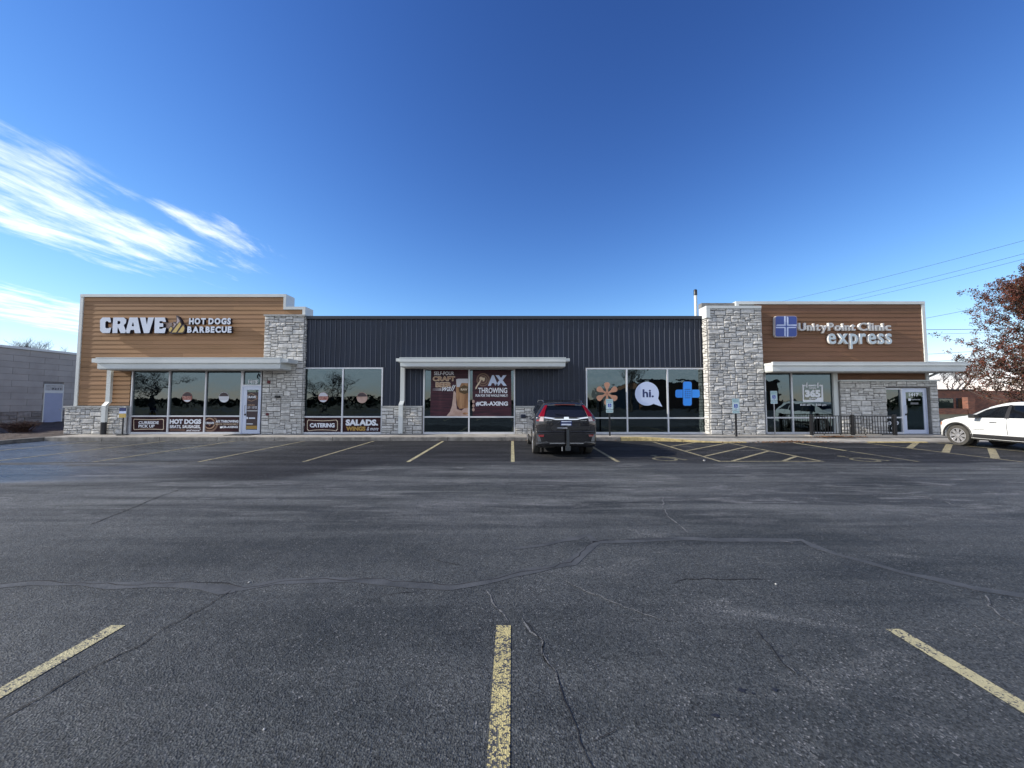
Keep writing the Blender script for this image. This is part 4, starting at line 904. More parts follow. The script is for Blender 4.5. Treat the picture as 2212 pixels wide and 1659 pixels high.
shape('printed_badge', [[(1568, 155), (1655, 200), (1655, 255), (1568, 298), (1482, 255), (1482, 200)]], PY - 0.0029, M['maroon'], g, 0, None, cH)
tbox(cH, 'CRAVE', 1492, 208, 1645, 246, PY - 0.0034, M['white'], g, bold=0.05)
shape('printed_badge', [[(1545, 252), (1592, 252), (1568, 275)]], PY - 0.0033, M['tanprint'], g, 0, None, cH)
tbox(cH, 'AX THROWING', 1672, 175, 2072, 222, PY - 0.0035, M['white'], g, bold=0.05); tbox(cH, 'FUN FOR THE WHOLE FAMILY!', 1672, 234, 2068, 264, PY - 0.0035, M['cream'], g, bold=0.01)
tbox(cH, '#CR-AXING', 1748, 278, 2062, 320, PY - 0.0035, M['white'], g, bold=0.05)
g = graphic('catering_sign', 'dark window panel lettered CATERING in a cream border', sg2[0], lowz[0], lowz[1], M['maroon'])
ticket(cG, 735, 1390, 1040, 1503, g, 6); tbox(cG, 'CATERING', 762, 1425, 1010, 1468, PY - 0.003, M['white'], g, bold=0.05)
g = graphic('salads_sign', 'dark window panel lettered SALADS, WINGS & more', sg2[1], lowz[0], lowz[1], M['maroon'])
tbox(cG, 'SALADS,', 1118, 1388, 1442, 1462, PY - 0.003, M['white'], g, bold=0.06); tbox(cG, 'WINGS', 1122, 1458, 1318, 1502, PY - 0.0034, M['golddark'], g, bold=0.06); tbox(cG, '& more', 1328, 1462, 1445, 1498, PY - 0.003, M['white'], g, bold=0.005, shear=0.4)
# round stickers
def sticker(cv, x, y, r, label, top, mid, low):
    X, Z = cv(x, y); t = thing('window_sticker', label, 'sticker', (X, PY, Z - 0.15), 'round food stickers on the shop windows')
    shape('disc', [circle(x, y, r)], PY - 0.001, M[mid], t, 0.003, None, cv)
    shape('print', [[p for p in circle(x, y, r * 0.95) if p[1] <= y - r * 0.05]], PY - 0.0055, M[top], t, 0, None, cv)
    shape('print', [[p for p in circle(x, y, r * 0.95) if p[1] >= y + r * 0.45]], PY - 0.0055, M[low], t, 0, None, cv)
sticker(cA, 972, 632, 72, 'round red and black food sticker on the second pane from the left', 'plum', 'redprint', 'white')
sticker(cA, 1502, 635, 74, 'round black and white food sticker on the pane beside the shop door', 'plum', 'foam', 'white')
sticker(cG, 896, 1168, 50, 'round sticker with red and white food above the CATERING panel', 'foam', 'redprint', 'whitesign')
sticker(cG, 1282, 1172, 54, 'round sticker with pink food above the SALADS panel', 'plum', 'skin', 'skin')
# door graphics and house numbers
n1 = thing('house_number', 'white numerals 1415 on the glass over the left door', 'house number', (X_(545), PY, Z_(827)))
tbox(cA, '1415', 1852, 382, 1990, 438, PY - 0.002, M['white'], n1, bold=0.06)
n2 = thing('house_number', 'white numerals 1417 at the top of the clinic door glass', 'house number', (X_(1974), FY + 0.02, Z_(858)))
tbox(cD, '1417', 1838, 312, 1952, 352, FY + 0.026, M['white'], n2, bold=0.04)
g = thing('door_poster', 'black door graphic with CRAVE badge and opening hours on the left shop door', 'window sign', (X_(545), FY + 0.02, zb))
DY = FY + 0.026
shape('panel', [[(1806, 560), (2000, 560), (1982, 1095), (1785, 1095)]], DY, M['plum'], g, 0, None, cA)
shape('badge', [[(1900, 575), (1985, 618), (1985, 660), (1900, 695), (1820, 660), (1820, 618)], [(1900, 584), (1828, 622), (1828, 656), (1900, 688), (1977, 656), (1977, 622)]], DY - 0.002, M['tanprint'], g, 0, None, cA)
tbox(cA, 'CRAVE', 1830, 614, 1968, 648, DY - 0.003, M['white'], g, bold=0.05)
tbox(cA, 'HOURS', 1848, 735, 1950, 757, DY - 0.003, M['tanprint'], g, bold=0.03)
for yy, a, b_ in ((772, 'SUN-THUR', '11AM-9PM'), (790, 'FRI-SAT', '11AM-10PM'), (806, '', '')):
    if a: tbox(cA, a, 1812, yy - 7, 1888, yy + 7, DY - 0.003, M['white'], g, bold=0.02); tbox(cA, b_, 1905, yy - 7, 1985, yy + 7, DY - 0.003, M['white'], g, bold=0.02)
shape('rule', [[(1800, 822), (1990, 822), (1990, 836), (1800, 836)]], DY - 0.002, M['steel'], g, 0, None, cA)
shape('logo', [circle(1836, 932, 18)], DY - 0.002, M['white'], g, 0, None, cA); shape('logo', [[(1865, 925), (1955, 925), (1955, 945), (1865, 945)]], DY - 0.002, M['whitesign'], g, 0, None, cA)
shape('rule', [[(1830, 1012), (1922, 1012), (1922, 1024), (1830, 1024)]], DY - 0.002, M['white'], g, 0, None, cA); shape('gold_strip', [[(1787, 1045), (1982, 1045), (1980, 1092), (1785, 1092)]], DY - 0.002, M['golddark'], g, 0, None, cA)

# beer poster and ax poster
zp0, zp1 = Z_(900.7) + 0.034, W['beer'][3] - 0.06
t = thing('beer_poster', 'window poster SELF-POUR CRAFT BEER wall with a hand holding a beer glass', 'window sign', (X_(965), PY, zp0))
P0 = PY
shape('panel', [[(370, 200), (1140, 200), (1140, 1165), (350, 1165)]], P0, M['poster'], t, 0, None, cB)
tbox(cB, 'SELF-POUR', 432, 238, 848, 315, P0 - 0.002, M['white'], t, bold=0.02)
tbox(cB, 'CRAFT', 402, 338, 868, 440, P0 - 0.002, M['cream'], t, bold=0.06); tbox(cB, 'CRAFT', 414, 348, 856, 430, P0 - 0.003, M['tanprint'], t, bold=0.03)
tbox(cB, 'BEER', 462, 462, 800, 566, P0 - 0.002, M['cream'], t, bold=0.06); tbox(cB, 'BEER', 474, 472, 790, 556, P0 - 0.003, M['tanprint'], t, bold=0.03)
tbox(cB, 'wall', 600, 520, 880, 645, P0 - 0.004, M['white'], t, bold=0.01, shear=0.5)
for yy in (598, 622): shape('printed_rule', [[(400, yy + 3), (585, yy - 3), (585, yy + 7), (400, yy + 5)]], P0 - 0.002, M['white'], t, 0, None, cB)
shape('printed_hand', [[(835, 650), (862, 648), (885, 690), (890, 900), (905, 1020), (1000, 1050), (1060, 1000), (1138, 985), (1138, 1165), (685, 1165), (760, 1075), (800, 960), (822, 800)]], P0 - 0.002, M['skin'], t, 0, None, cB)
shape('printed_glass', [[(890, 400), (1138, 390), (1138, 990), (1060, 1005), (960, 1010), (915, 950), (888, 760)]], P0 - 0.003, M['beer'], t, 0, None, cB)
shape('printed_foam', [[(890, 402), (930, 388), (1138, 388), (1138, 480), (1000, 478), (960, 560), (900, 560)]], P0 - 0.004, M['foam'], t, 0, None, cB)
shape('printed_badge', [[(1058, 520), (1138, 555), (1138, 680), (1060, 708), (955, 668), (945, 580)]], P0 - 0.005, M['leafdark'], t, 0, None, cB)
tbox(cB, 'RAV', 985, 590, 1122, 635, P0 - 0.006, M['cream'], t, bold=0.05)
for yy, c in ((1050, 'skin'), (1110, 'beer'), (1145, 'skin')): shape('printed_hand', [circle(1080, yy, 56, 16, 22)], P0 - 0.0055, M['beer' if c == 'beer' else 'skin'], t, 0, None, cB)
t = thing('ax_poster', 'maroon window poster with an ax over a target, lettered AX THROWING', 'window sign', (X_(1065), PY, zp0))
shape('panel', [[(1230, 210), (2030, 210), (2035, 1165), (1230, 1165)]], P0, M['poster'], t, 0, None, cB)
for r_, m_ in ((138, 'brownprint'), (112, 'poster'), (96, 'brownprint'), (66, 'poster'), (50, 'brownprint'), (24, 'poster')):
    shape('printed_target', [circle(1448, 410, r_, 32)], P0 - 0.002 - (138 - r_) * 8e-6, M[m_], t, 0, None, cB)
shape('printed_ax', [[(1285, 605), (1290, 570), (1330, 500), (1375, 435), (1390, 405), (1368, 392), (1385, 350), (1420, 352), (1445, 368), (1490, 368), (1480, 420), (1450, 448), (1430, 410), (1412, 412), (1380, 480), (1330, 550), (1310, 600)]], P0 - 0.004, M['cream'], t, 0, None, cB)
tbox(cB, 'AX', 1548, 315, 1938, 535, P0 - 0.004, M['bubble'], t, bold=0.07); tbox(cB, 'THROWING', 1345, 575, 1948, 690, P0 - 0.003, M['white'], t, bold=0.03)
tbox(cB, 'FUN FOR THE WHOLE FAMILY!', 1292, 712, 1958, 764, P0 - 0.003, M['white'], t, bold=0.03); tbox(cB, '#CR-AXING', 1295, 860, 1962, 958, P0 - 0.003, M['white'], t, bold=0.045)
for yy in (862, 950, 1030): shape('printed_finger', [circle(1246, yy, 26, 14, 36)], P0 - 0.0025, M['skin'], t, 0, None, cB)
# clinic window graphics
t = thing('flower_decal', 'pale orange six petal decal on the window behind the grey car', 'decal', (*[cC(580, 800)[0]], PY, cC(580, 800)[1]))
for k in range(6):
    a = R(90 + 60 * k); ca_, sa_ = math.cos(a), math.sin(a); P = []
    for (u, v) in ((0, -14), (60, -14), (95, -30), (125, -42), (150, -38), (163, -18), (166, 0), (163, 18), (150, 38), (125, 42), (95, 30), (60, 14), (0, 14)):
        P.append((582 + u * ca_ - v * sa_, 678 - (u * sa_ + v * ca_)))
    shape('petal', [P], PY - 0.001 * (k % 2) - 0.001, M['orange'], t, 0.002, None, cC)
t = thing('speech_bubble_decal', 'white speech bubble decal reading hi. on the middle clinic pane', 'decal', (cC(1160, 850)[0], PY, cC(1160, 850)[1]))
pts = [p for p in circle(1158, 680, 172, 48)]; pts2 = []
for i in range(48):
    a = 2 * math.pi * i / 48; deg = math.degrees(a)
    if 22 < deg < 58: continue
    pts2.append((1158 + 172 * math.cos(a), 680 + 172 * math.sin(a)))
i0 = [i for i, p in enumerate(pts2) if p[0] > 1158 and p[1] > 680][2] if False else None
left_ = [(1158 + 172 * math.cos(R(d_)), 680 + 172 * math.sin(R(d_))) for d_ in range(58, 382, 8)]
shape('bubble', [left_ + [(1318, 745), (1380, 868), (1252, 825)]], PY - 0.001, M['bubble'], t, 0.002, None, cC)
tbox(cC, 'hi.', 1096, 615, 1255, 732, PY - 0.005, M['navyprint'], t, bold=0.03)
t = thing('plaster_decal', 'bright blue crossed plasters decal on the pane beside the stone pier', 'decal', (cC(1745, 850)[0], PY, cC(1745, 850)[1]))
shape('plaster_strip', [rrect(1568, 620, 1918, 736, 28)], PY - 0.001, M['skyblue'], t, 0.002, None, cC)
shape('plaster_strip', [rrect(1672, 500, 1808, 856, 30)], PY - 0.0035, M['navyprint'], t, 0.001, None, cC)
shape('plaster_strip', [rrect(1680, 506, 1802, 850, 28)], PY - 0.0055, M['skyblue'], t, 0.001, None, cC)
for yy in (616, 738): shape('printed_rule', [[(1702, yy - 4), (1782, yy - 4), (1782, yy + 4), (1702, yy + 4)]], PY - 0.0075, M['navyprint'], t, 0, None, cC)
for i in range(3):
    for j in range(3): shape('printed_dot', [circle(1712 + 32 * i, 646 + 31 * j, 9, 10)], PY - 0.0075, M['navyprint'], t, 0, None, cC)
t = thing('calendar_decal', 'white calendar decal reading OPEN 365 DAYS with hours below it', 'decal', (cD(705, 470)[0], PY, cD(705, 470)[1]))
shape('calendar_frame', [[(578, 215), (620, 215), (620, 232), (598, 232), (598, 395), (735, 395), (765, 365), (805, 365), (805, 232), (780, 232), (780, 215), (822, 215), (828, 418), (586, 418)]], PY - 0.002, M['white'], t, 0, None, cD)
for a, b_, c, d in ((625, 190, 640, 250), (755, 190, 772, 250), (652, 215, 745, 232)): shape('calendar_ring', [[(a, b_), (c, b_), (c, d), (a, d)]], PY - 0.003, M['white'], t, 0, None, cD)
tbox(cD, 'OPEN', 658, 243, 740, 264, PY - 0.002, M['white'], t, bold=0.03); tbox(cD, '365', 612, 272, 792, 362, PY - 0.002, M['white'], t, bold=0.065); tbox(cD, 'DAYS', 665, 370, 742, 390, PY - 0.002, M['white'], t, bold=0.03)
tbox(cD, '8:00 am  ~  8:00 pm', 555, 440, 862, 470, PY - 0.002, M['white'], t, bold=0.02)
t = thing('door_decal', 'small white logo and lines of print on the clinic door glass', 'decal', (cD(1900, 400)[0], FY + 0.02, cD(1900, 460)[1]))
shape('logo', [rrect(1830, 376, 1862, 404, 5)], FY + 0.026, M['white'], t, 0, None, cD); tbox(cD, 'UnityPoint Clinic', 1866, 384, 1972, 400, FY + 0.026, M['white'], t, bold=0.02)
for yy in (430, 442): shape('printed_rule', [[(1858, yy - 2), (1950, yy - 2), (1950, yy + 2), (1858, yy + 2)]], FY + 0.026, M['foam'], t, 0, None, cD)
t = thing('sidelight_decals', 'three round white notices low on the clinic sidelight', 'decal', (cD(1660, 700)[0], PY, cD(1660, 740)[1]))
for x_, y_ in ((1612, 668), (1700, 668), (1655, 730)): shape('notice', [circle(x_, y_, 22, 18), circle(x_, y_, 14, 14)], PY - 0.002, M['white'], t, 0, None, cD); shape('notice_mark', [circle(x_ + 3, y_ - 2, 7, 8)], PY - 0.002, M['white'], t, 0, None, cD)

# reception counter and chairs indoors
rc = thing('reception_counter', 'pale blue reception counter behind the middle clinic window', 'counter', (6.4, 19.2, 0.14))
MB().box(4.9, 8.0, 19.0, 19.6, 0.14, 1.05).build('counter_front', M['counter'], rc); MB().box(4.85, 8.05, 18.93, 19.7, 1.05, 1.10).build('counter_top', M['whitesign'], rc)

# ------------------------------------------------------------------ accessible parking signs
def isa(parent, X, Z, s, Y):
    me_pts = isa_pts(); shape('symbol', [[(X + (a - 0.12) * s, Z + (b_ - 0.5) * s) for a, b_ in o] for o in me_pts], Y, M['white'], parent)
def park_sign(x, y, zbot, ztop, zplate, z0, label, thin=False):
    t = thing('parking_sign', label, 'sign', (x, y, z0), 'accessible parking signs in front of the shops')
    r = 0.018 if thin else 0.03
    MB().box(x - r, x + r, y, y + 0.03 if thin else y + 0.05, z0, ztop - 0.02).build('post', M['steel'] if thin else M['black'], t)
    w = 0.148
    shape('sign_plate', [rrect(x - w, zbot, x + w, ztop, 0.03)], y - 0.001, M['signwhite'], t, 0.003)
    shape('border', [rrect(x - w + 0.008, zbot + 0.008, x + w - 0.008, ztop - 0.008, 0.025), rrect(x - w + 0.016, zbot + 0.016, x + w - 0.016, ztop - 0.016, 0.02)], y - 0.0055, M['cyanprint'], t)
    text('lettering', 'RESERVED', x - 0.12, x + 0.12, ztop - 0.085, ztop - 0.04, y - 0.006, M['cyanprint'], t, 0.03); text('lettering', 'PARKING', x - 0.11, x + 0.11, ztop - 0.15, ztop - 0.105, y - 0.006, M['cyanprint'], t, 0.03)
    zc = zbot + 0.17; shape('blue_square', [rrect(x - 0.07, zc - 0.07, x + 0.07, zc + 0.07, 0.008)], y - 0.0055, M['signblue'], t); isa(t, x, zc, 0.105, y - 0.0075)
    text('lettering', 'VAN', x - 0.04, x + 0.04, zbot + 0.04, zbot + 0.07, y - 0.006, M['signblue'], t, 0.02)
    shape('lower_plate', [rrect(x - w, zplate, x + w, zbot - 0.012, 0.02)], y - 0.001, M['signwhite'], t, 0.003)
    text('lettering', '$250 FINE', x - 0.12, x + 0.12, zplate + 0.03, zbot - 0.045, y - 0.006, M['cyanprint'], t, 0.03)
for px, pys, Y, lab, thin, z0 in ((1316.8, (884.5, 862, 891.5), 16.25, 'blue and white accessible parking sign on a dark post beside the grey car', False, 0.15),
                         (1589.5, (886, 861, 893), 15.9, 'accessible parking sign on a black post before the big stone pier', False, 0.1),
                         (1672.5, (866, 844.5, 872), 16.85, 'accessible parking sign on a thin grey post before the clinic window', True, 0.15)):
    x = X_(px, Y, 880); park_sign(x, Y, Z_(pys[0], Y), Z_(pys[1], Y), Z_(pys[2], Y), z0, lab, thin)

# curbside sign stand
Y = 16.5; x = X_(267, Y, 890)
t = thing('curbside_stand', 'small black stand with a blue and yellow notice before the left shop window', 'sign stand', (x, Y, 0.15))
MB().disc((x, Y, 0.15), (0, 0, 1), 0, 0, [(0.2, 0), (0.2, 0.025), (0.04, 0.05)], 20).build('base', M['black'], t, 40)
MB().tube([(x, Y, 0.17), (x, Y, Z_(890, Y))], 0.026, 8).build('post', M['black'], t, 40)
for py0, py1, m_ in ((881, 888, 'navyprint'), (888.2, 893, 'bubble'), (893.2, 902, 'gold')):
    MB().box(x - 0.14, x + 0.14, Y - 0.045, Y - 0.03, Z_(py1, Y), Z_(py0, Y)).build('notice_panel', M[m_], t)

# railing
Y = 16.22
ra = thing('railing', 'black metal railing with square posts in front of the clinic door', 'railing', (X_(1842, Y), Y, 0.17))
px_ = [X_(p, Y, 920) for p in (1753, 1842, 1933)]; zt_, zb_ = Z_(898.5, Y), Z_(937, Y)
for x in px_:
    MB().box(x - 0.048, x + 0.048, Y - 0.048, Y + 0.048, 0.16, Z_(895.5, Y)).build('post', M['black'], ra); 
for a, b_ in zip(px_, px_[1:]):
    for z in (zt_, zb_): MB().box(a + 0.048, b_ - 0.048, Y - 0.018, Y + 0.018, z - 0.018, z + 0.018).build('rail', M['black'], ra)
    n = 14
    bal = bpy.data.meshes.new('baluster'); 
    for i in range(1, n + 1):
        x = a + (b_ - a) * i / (n + 1)
        if i == 1: bm0 = MB().box(-0.009, 0.009, -0.009, 0.009, zb_, zt_).mesh('baluster', M['black'])
        o = link('baluster', bm0, ra); o.location = (x, Y, 0)
    for k in (0.3, 0.7): MB().box(a + (b_ - a) * k - 0.012, a + (b_ - a) * k + 0.012, Y - 0.012, Y + 0.012, 0.17, zb_ - 0.018).build('foot', M['black'], ra)

# ------------------------------------------------------------------ cars
def interp(tab, s):
    n = len(tab) - 1; s = max(0, min(n - 1e-9, s)); i = int(s); t = s - i
    def g(k): return tab[max(0, min(n, k))]
    out = []
    for a, b_, c, d in zip(g(i - 1), g(i), g(i + 1), g(i + 2)):
        m1, m2 = (c - a) / 2, (d - b_) / 2
        if (b_ - a) * (c - b_) <= 0: m1 = 0
        if (c - b_) * (d - c) <= 0: m2 = 0
        out.append((2 * t ** 3 - 3 * t * t + 1) * b_ + (t ** 3 - 2 * t * t + t) * m1 + (-2 * t ** 3 + 3 * t * t) * c + (t ** 3 - t * t) * m2)
    return out
# station: xb, xm, xt (x at bottom, belt, top), zb, zm, zt, wb, wm, wt
def low(z): return z if z < 1.1 else 1.1 + (z - 1.1) * 0.82
def ring(st):
    xb, xm, xt, zb_, zm, zt, wb, wm, wt = st; zm, zt = low(zm), low(zt)
    P = [(xb, 0, zb_), (xb, wb * 0.85, zb_), (xb, wb, zb_ + 0.06), (xb * 0.6 + xm * 0.4, wm * 0.985, zb_ + (zm - zb_) * 0.35), (xb * 0.3 + xm * 0.7, wm, zb_ + (zm - zb_) * 0.72),
         (xm, wm * 0.985, zm - 0.03), (xm, wm * 0.965, zm), (xm * 0.5 + xt * 0.5, (wm * 0.965 + wt) / 2 + 0.012, (zm + zt - 0.06) / 2), (xt, wt, zt - 0.07), (xt, wt * 0.93, zt - 0.025), (xt, wt * 0.6, zt), (xt, 0, zt + 0.012)]
    return [Vector(p) for p in P]
def ringpt(st, v):
    P = ring(st); i = max(0, min(len(P) - 2, int(v))); return P[i].lerp(P[i + 1], v - i)
def car(name, label, spec, paint, group=None):
    root = thing(name, label, 'car', (0, 0, 0), group, local=True)
    tab = spec['tab']; n = len(tab) - 1; sub = 5; N = n * sub; mb = MB(); rings = []
    for i in range(N + 1):
        P = ring(interp(tab, i / sub)); full = P + [Vector((p.x, -p.y, p.z)) for p in P[-2:0:-1]]; rings.append(full)
    k = len(rings[0])
    for r_ in rings: mb.v += [tuple(p) for p in r_]
    for i in range(N):
        for j in range(k): mb.f.append((i * k + j, i * k + (j + 1) % k, (i + 1) * k + (j + 1) % k, (i + 1) * k + j)); mb.mi.append(0)
    for base in (0, N * k):       # ladder caps
        h = len(ring(tab[0])); L = list(range(h)); Rr = [0] + [k - q for q in range(1, h - 1)] + [h - 1]
        for q in range(h - 1):
            a, b_, c, d = L[q], L[q + 1], Rr[q + 1], Rr[q]; f = [base + a, base + b_, base + c, base + d]; f = list(dict.fromkeys(f))
            if len(f) >= 3: mb.f.append(tuple(f)); mb.mi.append(0)
    me = mb.mesh('body', paint)
    ob = bpy.data.objects.new('tmp', me); COL.objects.link(ob)
    ar = spec['wr'] + 0.055; cutters = []
    for wx in spec['axles']:
        for sy in (1, -1):
            c = MB().disc((wx, sy * (spec['hw'] - 0.32), spec['wr']), (0, sy, 0), 0, 0, [(ar, 0), (ar, 0.6)], 32).mesh('cut', M['plastic'])
            co = bpy.data.objects.new('cut', c); COL.objects.link(co); cutters.append(co)
            md = ob.modifiers.new('b', 'BOOLEAN'); md.operation = 'DIFFERENCE'; md.object = co; md.solver = 'EXACT'
    dg = bpy.context.evaluated_depsgraph_get(); me2 = bpy.data.meshes.new_from_object(ob.evaluated_get(dg))
    for c in cutters: bpy.data.objects.remove(c)
    bpy.data.objects.remove(ob)
    me2.polygons.foreach_set('use_smooth', [True] * len(me2.polygons)); me2.set_sharp_from_angle(angle=R(32)); me2.name = 'body'
    me2.materials.clear(); me2.materials.append(paint)
    body = link('body', me2, root)
    for wx in spec['axles']:
        for sy in (1, -1):
            yo = sy * (spec['hw'] - 0.015); wr = spec['wr']
            w = link('tyre', MB().disc((wx, yo - sy * 0.22, wr), (0, sy, 0), 0, 0, [(wr - 0.05, 0), (wr - 0.008, 0.012), (wr, 0.04), (wr, 0.185), (wr - 0.012, 0.21), (wr - 0.10, 0.218), (wr - 0.11, 0.19), (wr - 0.115, 0.15)], 36).mesh('tyre', M['rubber'], 40), root)
            rm = MB(); rr_ = wr - 0.112; rm.disc((wx, yo - sy * 0.10, wr), (0, sy, 0), 0, 0, [(rr_, 0), (rr_, 0.012)], 28); rm.m = 1
            for q in range(spec.get('spokes', 5) ):
                for dd in (-0.12, 0.12):
                    a = 2 * math.pi * q / spec.get('spokes', 5) + dd; T = Matrix.Translation((wx, yo - sy * 0.035, wr)) @ Matrix.Rotation(a, 4, 'Y')
                    rm.box(0.03, rr_, -0.015, 0.015, -0.018, 0.018, T)
            rm.disc((wx, yo - sy * 0.05, wr), (0, sy, 0), 0, 0, [(0.06, 0), (0.06, 0.035), (0.03, 0.04)], 16)
            rm.disc((wx, yo - sy * 0.10, wr), (0, sy, 0), 0, 0, [(rr_ + 0.004, 0.0), (rr_ + 0.004, 0.09), (rr_ - 0.018, 0.09), (rr_ - 0.018, 0.02)], 28)
            rm2 = rm.mesh('rim', [M['black'], M['alloy']], 35); link('rim', rm2, root)
            lm = MB().disc((wx, sy * (spec['hw'] - 0.34), wr), (0, sy, 0), 0, 0, [(ar - 0.01, 0), (ar - 0.01, 0.02)], 24).mesh('wheel_arch_liner', M['plastic']); link('wheel_arch_liner', lm, root)
    def patch(nm, s0, s1, v0, v1, m_, off=0.006, nu=10, nv=6, both=True, edge=None):
        for sy in ((1, -1) if both else (0,)):
            pb = MB(); G_ = []
            for i in range(nu + 1):
                row = []
                for j in range(nv + 1):
                    a, b_ = i / nu, j / nv; S0, S1, V0, V1 = s0, s1, v0, v1
                    if edge: S0 = s0 + (edge[0] - s0) * b_; S1 = s1 + (edge[1] - s1) * b_
                    s_ = S0 + (S1 - S0) * a; v_ = V0 + (V1 - V0) * b_
                    e = 0.01; p = ringpt(interp(tab, s_), v_); pu = ringpt(interp(tab, s_ + e), v_) - ringpt(interp(tab, s_ - e), v_); pv = ringpt(interp(tab, s_), min(10.99, v_ + e)) - ringpt(interp(tab, s_), v_ - e)
                    nn = pu.cross(pv); nn = nn.normalized() if nn.length > 1e-9 else Vector((0, 1, 0))
                    if nn.dot(p - Vector((p.x * 0.9, 0, 0.8))) < 0: nn = -nn
                    p = p + nn * off; row.append((p.x, p.y * (sy if both else 1), p.z))
                G_.append(row)
            for row in G_: pb.v += row
            w = nv + 1
            for i in range(nu):
                for j in range(nv): pb.f.append((i * w + j, (i + 1) * w + j, (i + 1) * w + j + 1, i * w + j + 1)); pb.mi.append(0)
            if not both:      # mirror across the centre
                q = len(pb.v); pb.v += [(x, -y, z) for x, y, z in pb.v]; pb.f += [tuple(q + e_ for e_ in f[::-1]) for f in pb.f]; pb.mi += [0] * (len(pb.f) // 2)
            link(nm, pb.mesh(nm, m_, 40, fix=False), root)
    for a in spec['patches']: patch(*a)
    return root
def rearpt(spec, z, y, off=0.0):
    P = ring(spec['tab'][0])
    for a, b_ in zip(P, P[1:]):
        if a.z <= z <= b_.z and b_.z > a.z: t = (z - a.z) / (b_.z - a.z); return Vector((a.x + (b_.x - a.x) * t - off + 0.17 * (abs(y) / 0.9) ** 5, y, z))
    return Vector((P[-1].x - off, y, z))
def rearpanel(root, spec, nm, pts, m_, off=0.008, n=None, parent=None):
    """polygon on the tail, pts = [(y, z)] ; slabs with real thickness"""
    pts = [(y, low(z)) for y, z in pts]; mb = MB(); k = len(pts); A = [rearpt(spec, z, y, off) for y, z in pts]; Bq = [rearpt(spec, z, y, -0.02) for y, z in pts]
    mb.v = [tuple(p) for p in A] + [tuple(p) for p in Bq]; mb.f = [tuple(range(k)), tuple(range(2 * k - 1, k - 1, -1))] + [(i, (i + 1) % k, k + (i + 1) % k, k + i) for i in range(k)]; mb.mi = [0] * (k + 2)
    return link(nm, mb.mesh(nm, m_), parent or root)

# compact grey sport utility car seen from behind (x forward). first station = tail
suv = {'hw': 0.91, 'wr': 0.345, 'axles': (-1.31, 1.31), 'spokes': 5,
       'tab': [(-2.24, -2.22, -1.94, 0.34, 1.13, 1.58, 0.50, 0.54, 0.44),
               (-2.215, -2.195, -1.91, 0.31, 1.13, 1.60, 0.64, 0.67, 0.52),
               (-2.16, -2.14, -1.87, 0.28, 1.13, 1.615, 0.78, 0.80, 0.57),
               (-2.07, -2.04, -1.80, 0.26, 1.12, 1.625, 0.87, 0.885, 0.60),
               (-1.85, -1.75, -1.60, 0.24, 1.09, 1.645, 0.89, 0.91, 0.62),
               (-1.20, -1.10, -1.00, 0.22, 1.04, 1.665, 0.90, 0.91, 0.64),
               (-0.40, -0.30, -0.20, 0.22, 0.98, 1.67, 0.90, 0.91, 0.645),
               (0.40, 0.40, 0.35, 0.22, 0.96, 1.64, 0.90, 0.91, 0.63),
               (0.95, 0.95, 0.75, 0.22, 0.97, 1.50, 0.90, 0.91, 0.60),
               (1.25, 1.30, 1.25, 0.22, 0.99, 1.14, 0.90, 0.90, 0.70),
               (1.70, 1.75, 1.72, 0.22, 0.94, 1.03, 0.89, 0.88, 0.72),
               (2.12, 2.10, 2.08, 0.24, 0.82, 0.92, 0.85, 0.82, 0.66),
               (2.28, 2.25, 2.20, 0.30, 0.72, 0.80, 0.70, 0.68, 0.5)],
       'patches': [('side_window', 3.75, 5.15, 6.25, 7.75, M['carglass'], 0.006, 10, 5, True, (4.0, 5.15)), ('side_window', 5.3, 6.6, 6.2, 7.8, M['carglass']), ('side_window', 6.7, 8.1, 6.2, 7.8, M['carglass'], 0.006, 10, 5, True, (6.7, 7.7)),
                   ('windscreen', 8.15, 8.95, 8.4, 11, M['carglass'], 0.006, 8, 6, False), ('sill_trim', 5.4, 7.9, 1.95, 2.75, M['plastic'], 0.006, 14, 3)]}
S = car('parked_car', 'dark grey compact SUV seen from behind, parked before the middle canopy with a bike rack', suv, M['paintgrey'])
sr = suv
rearpanel(S, sr, 'rear_window', [(-0.61, 1.16), (0.61, 1.16), (0.56, 1.36), (0.49, 1.52), (0.0, 1.54), (-0.49, 1.52), (-0.56, 1.36)], M['carglass'], 0.012)
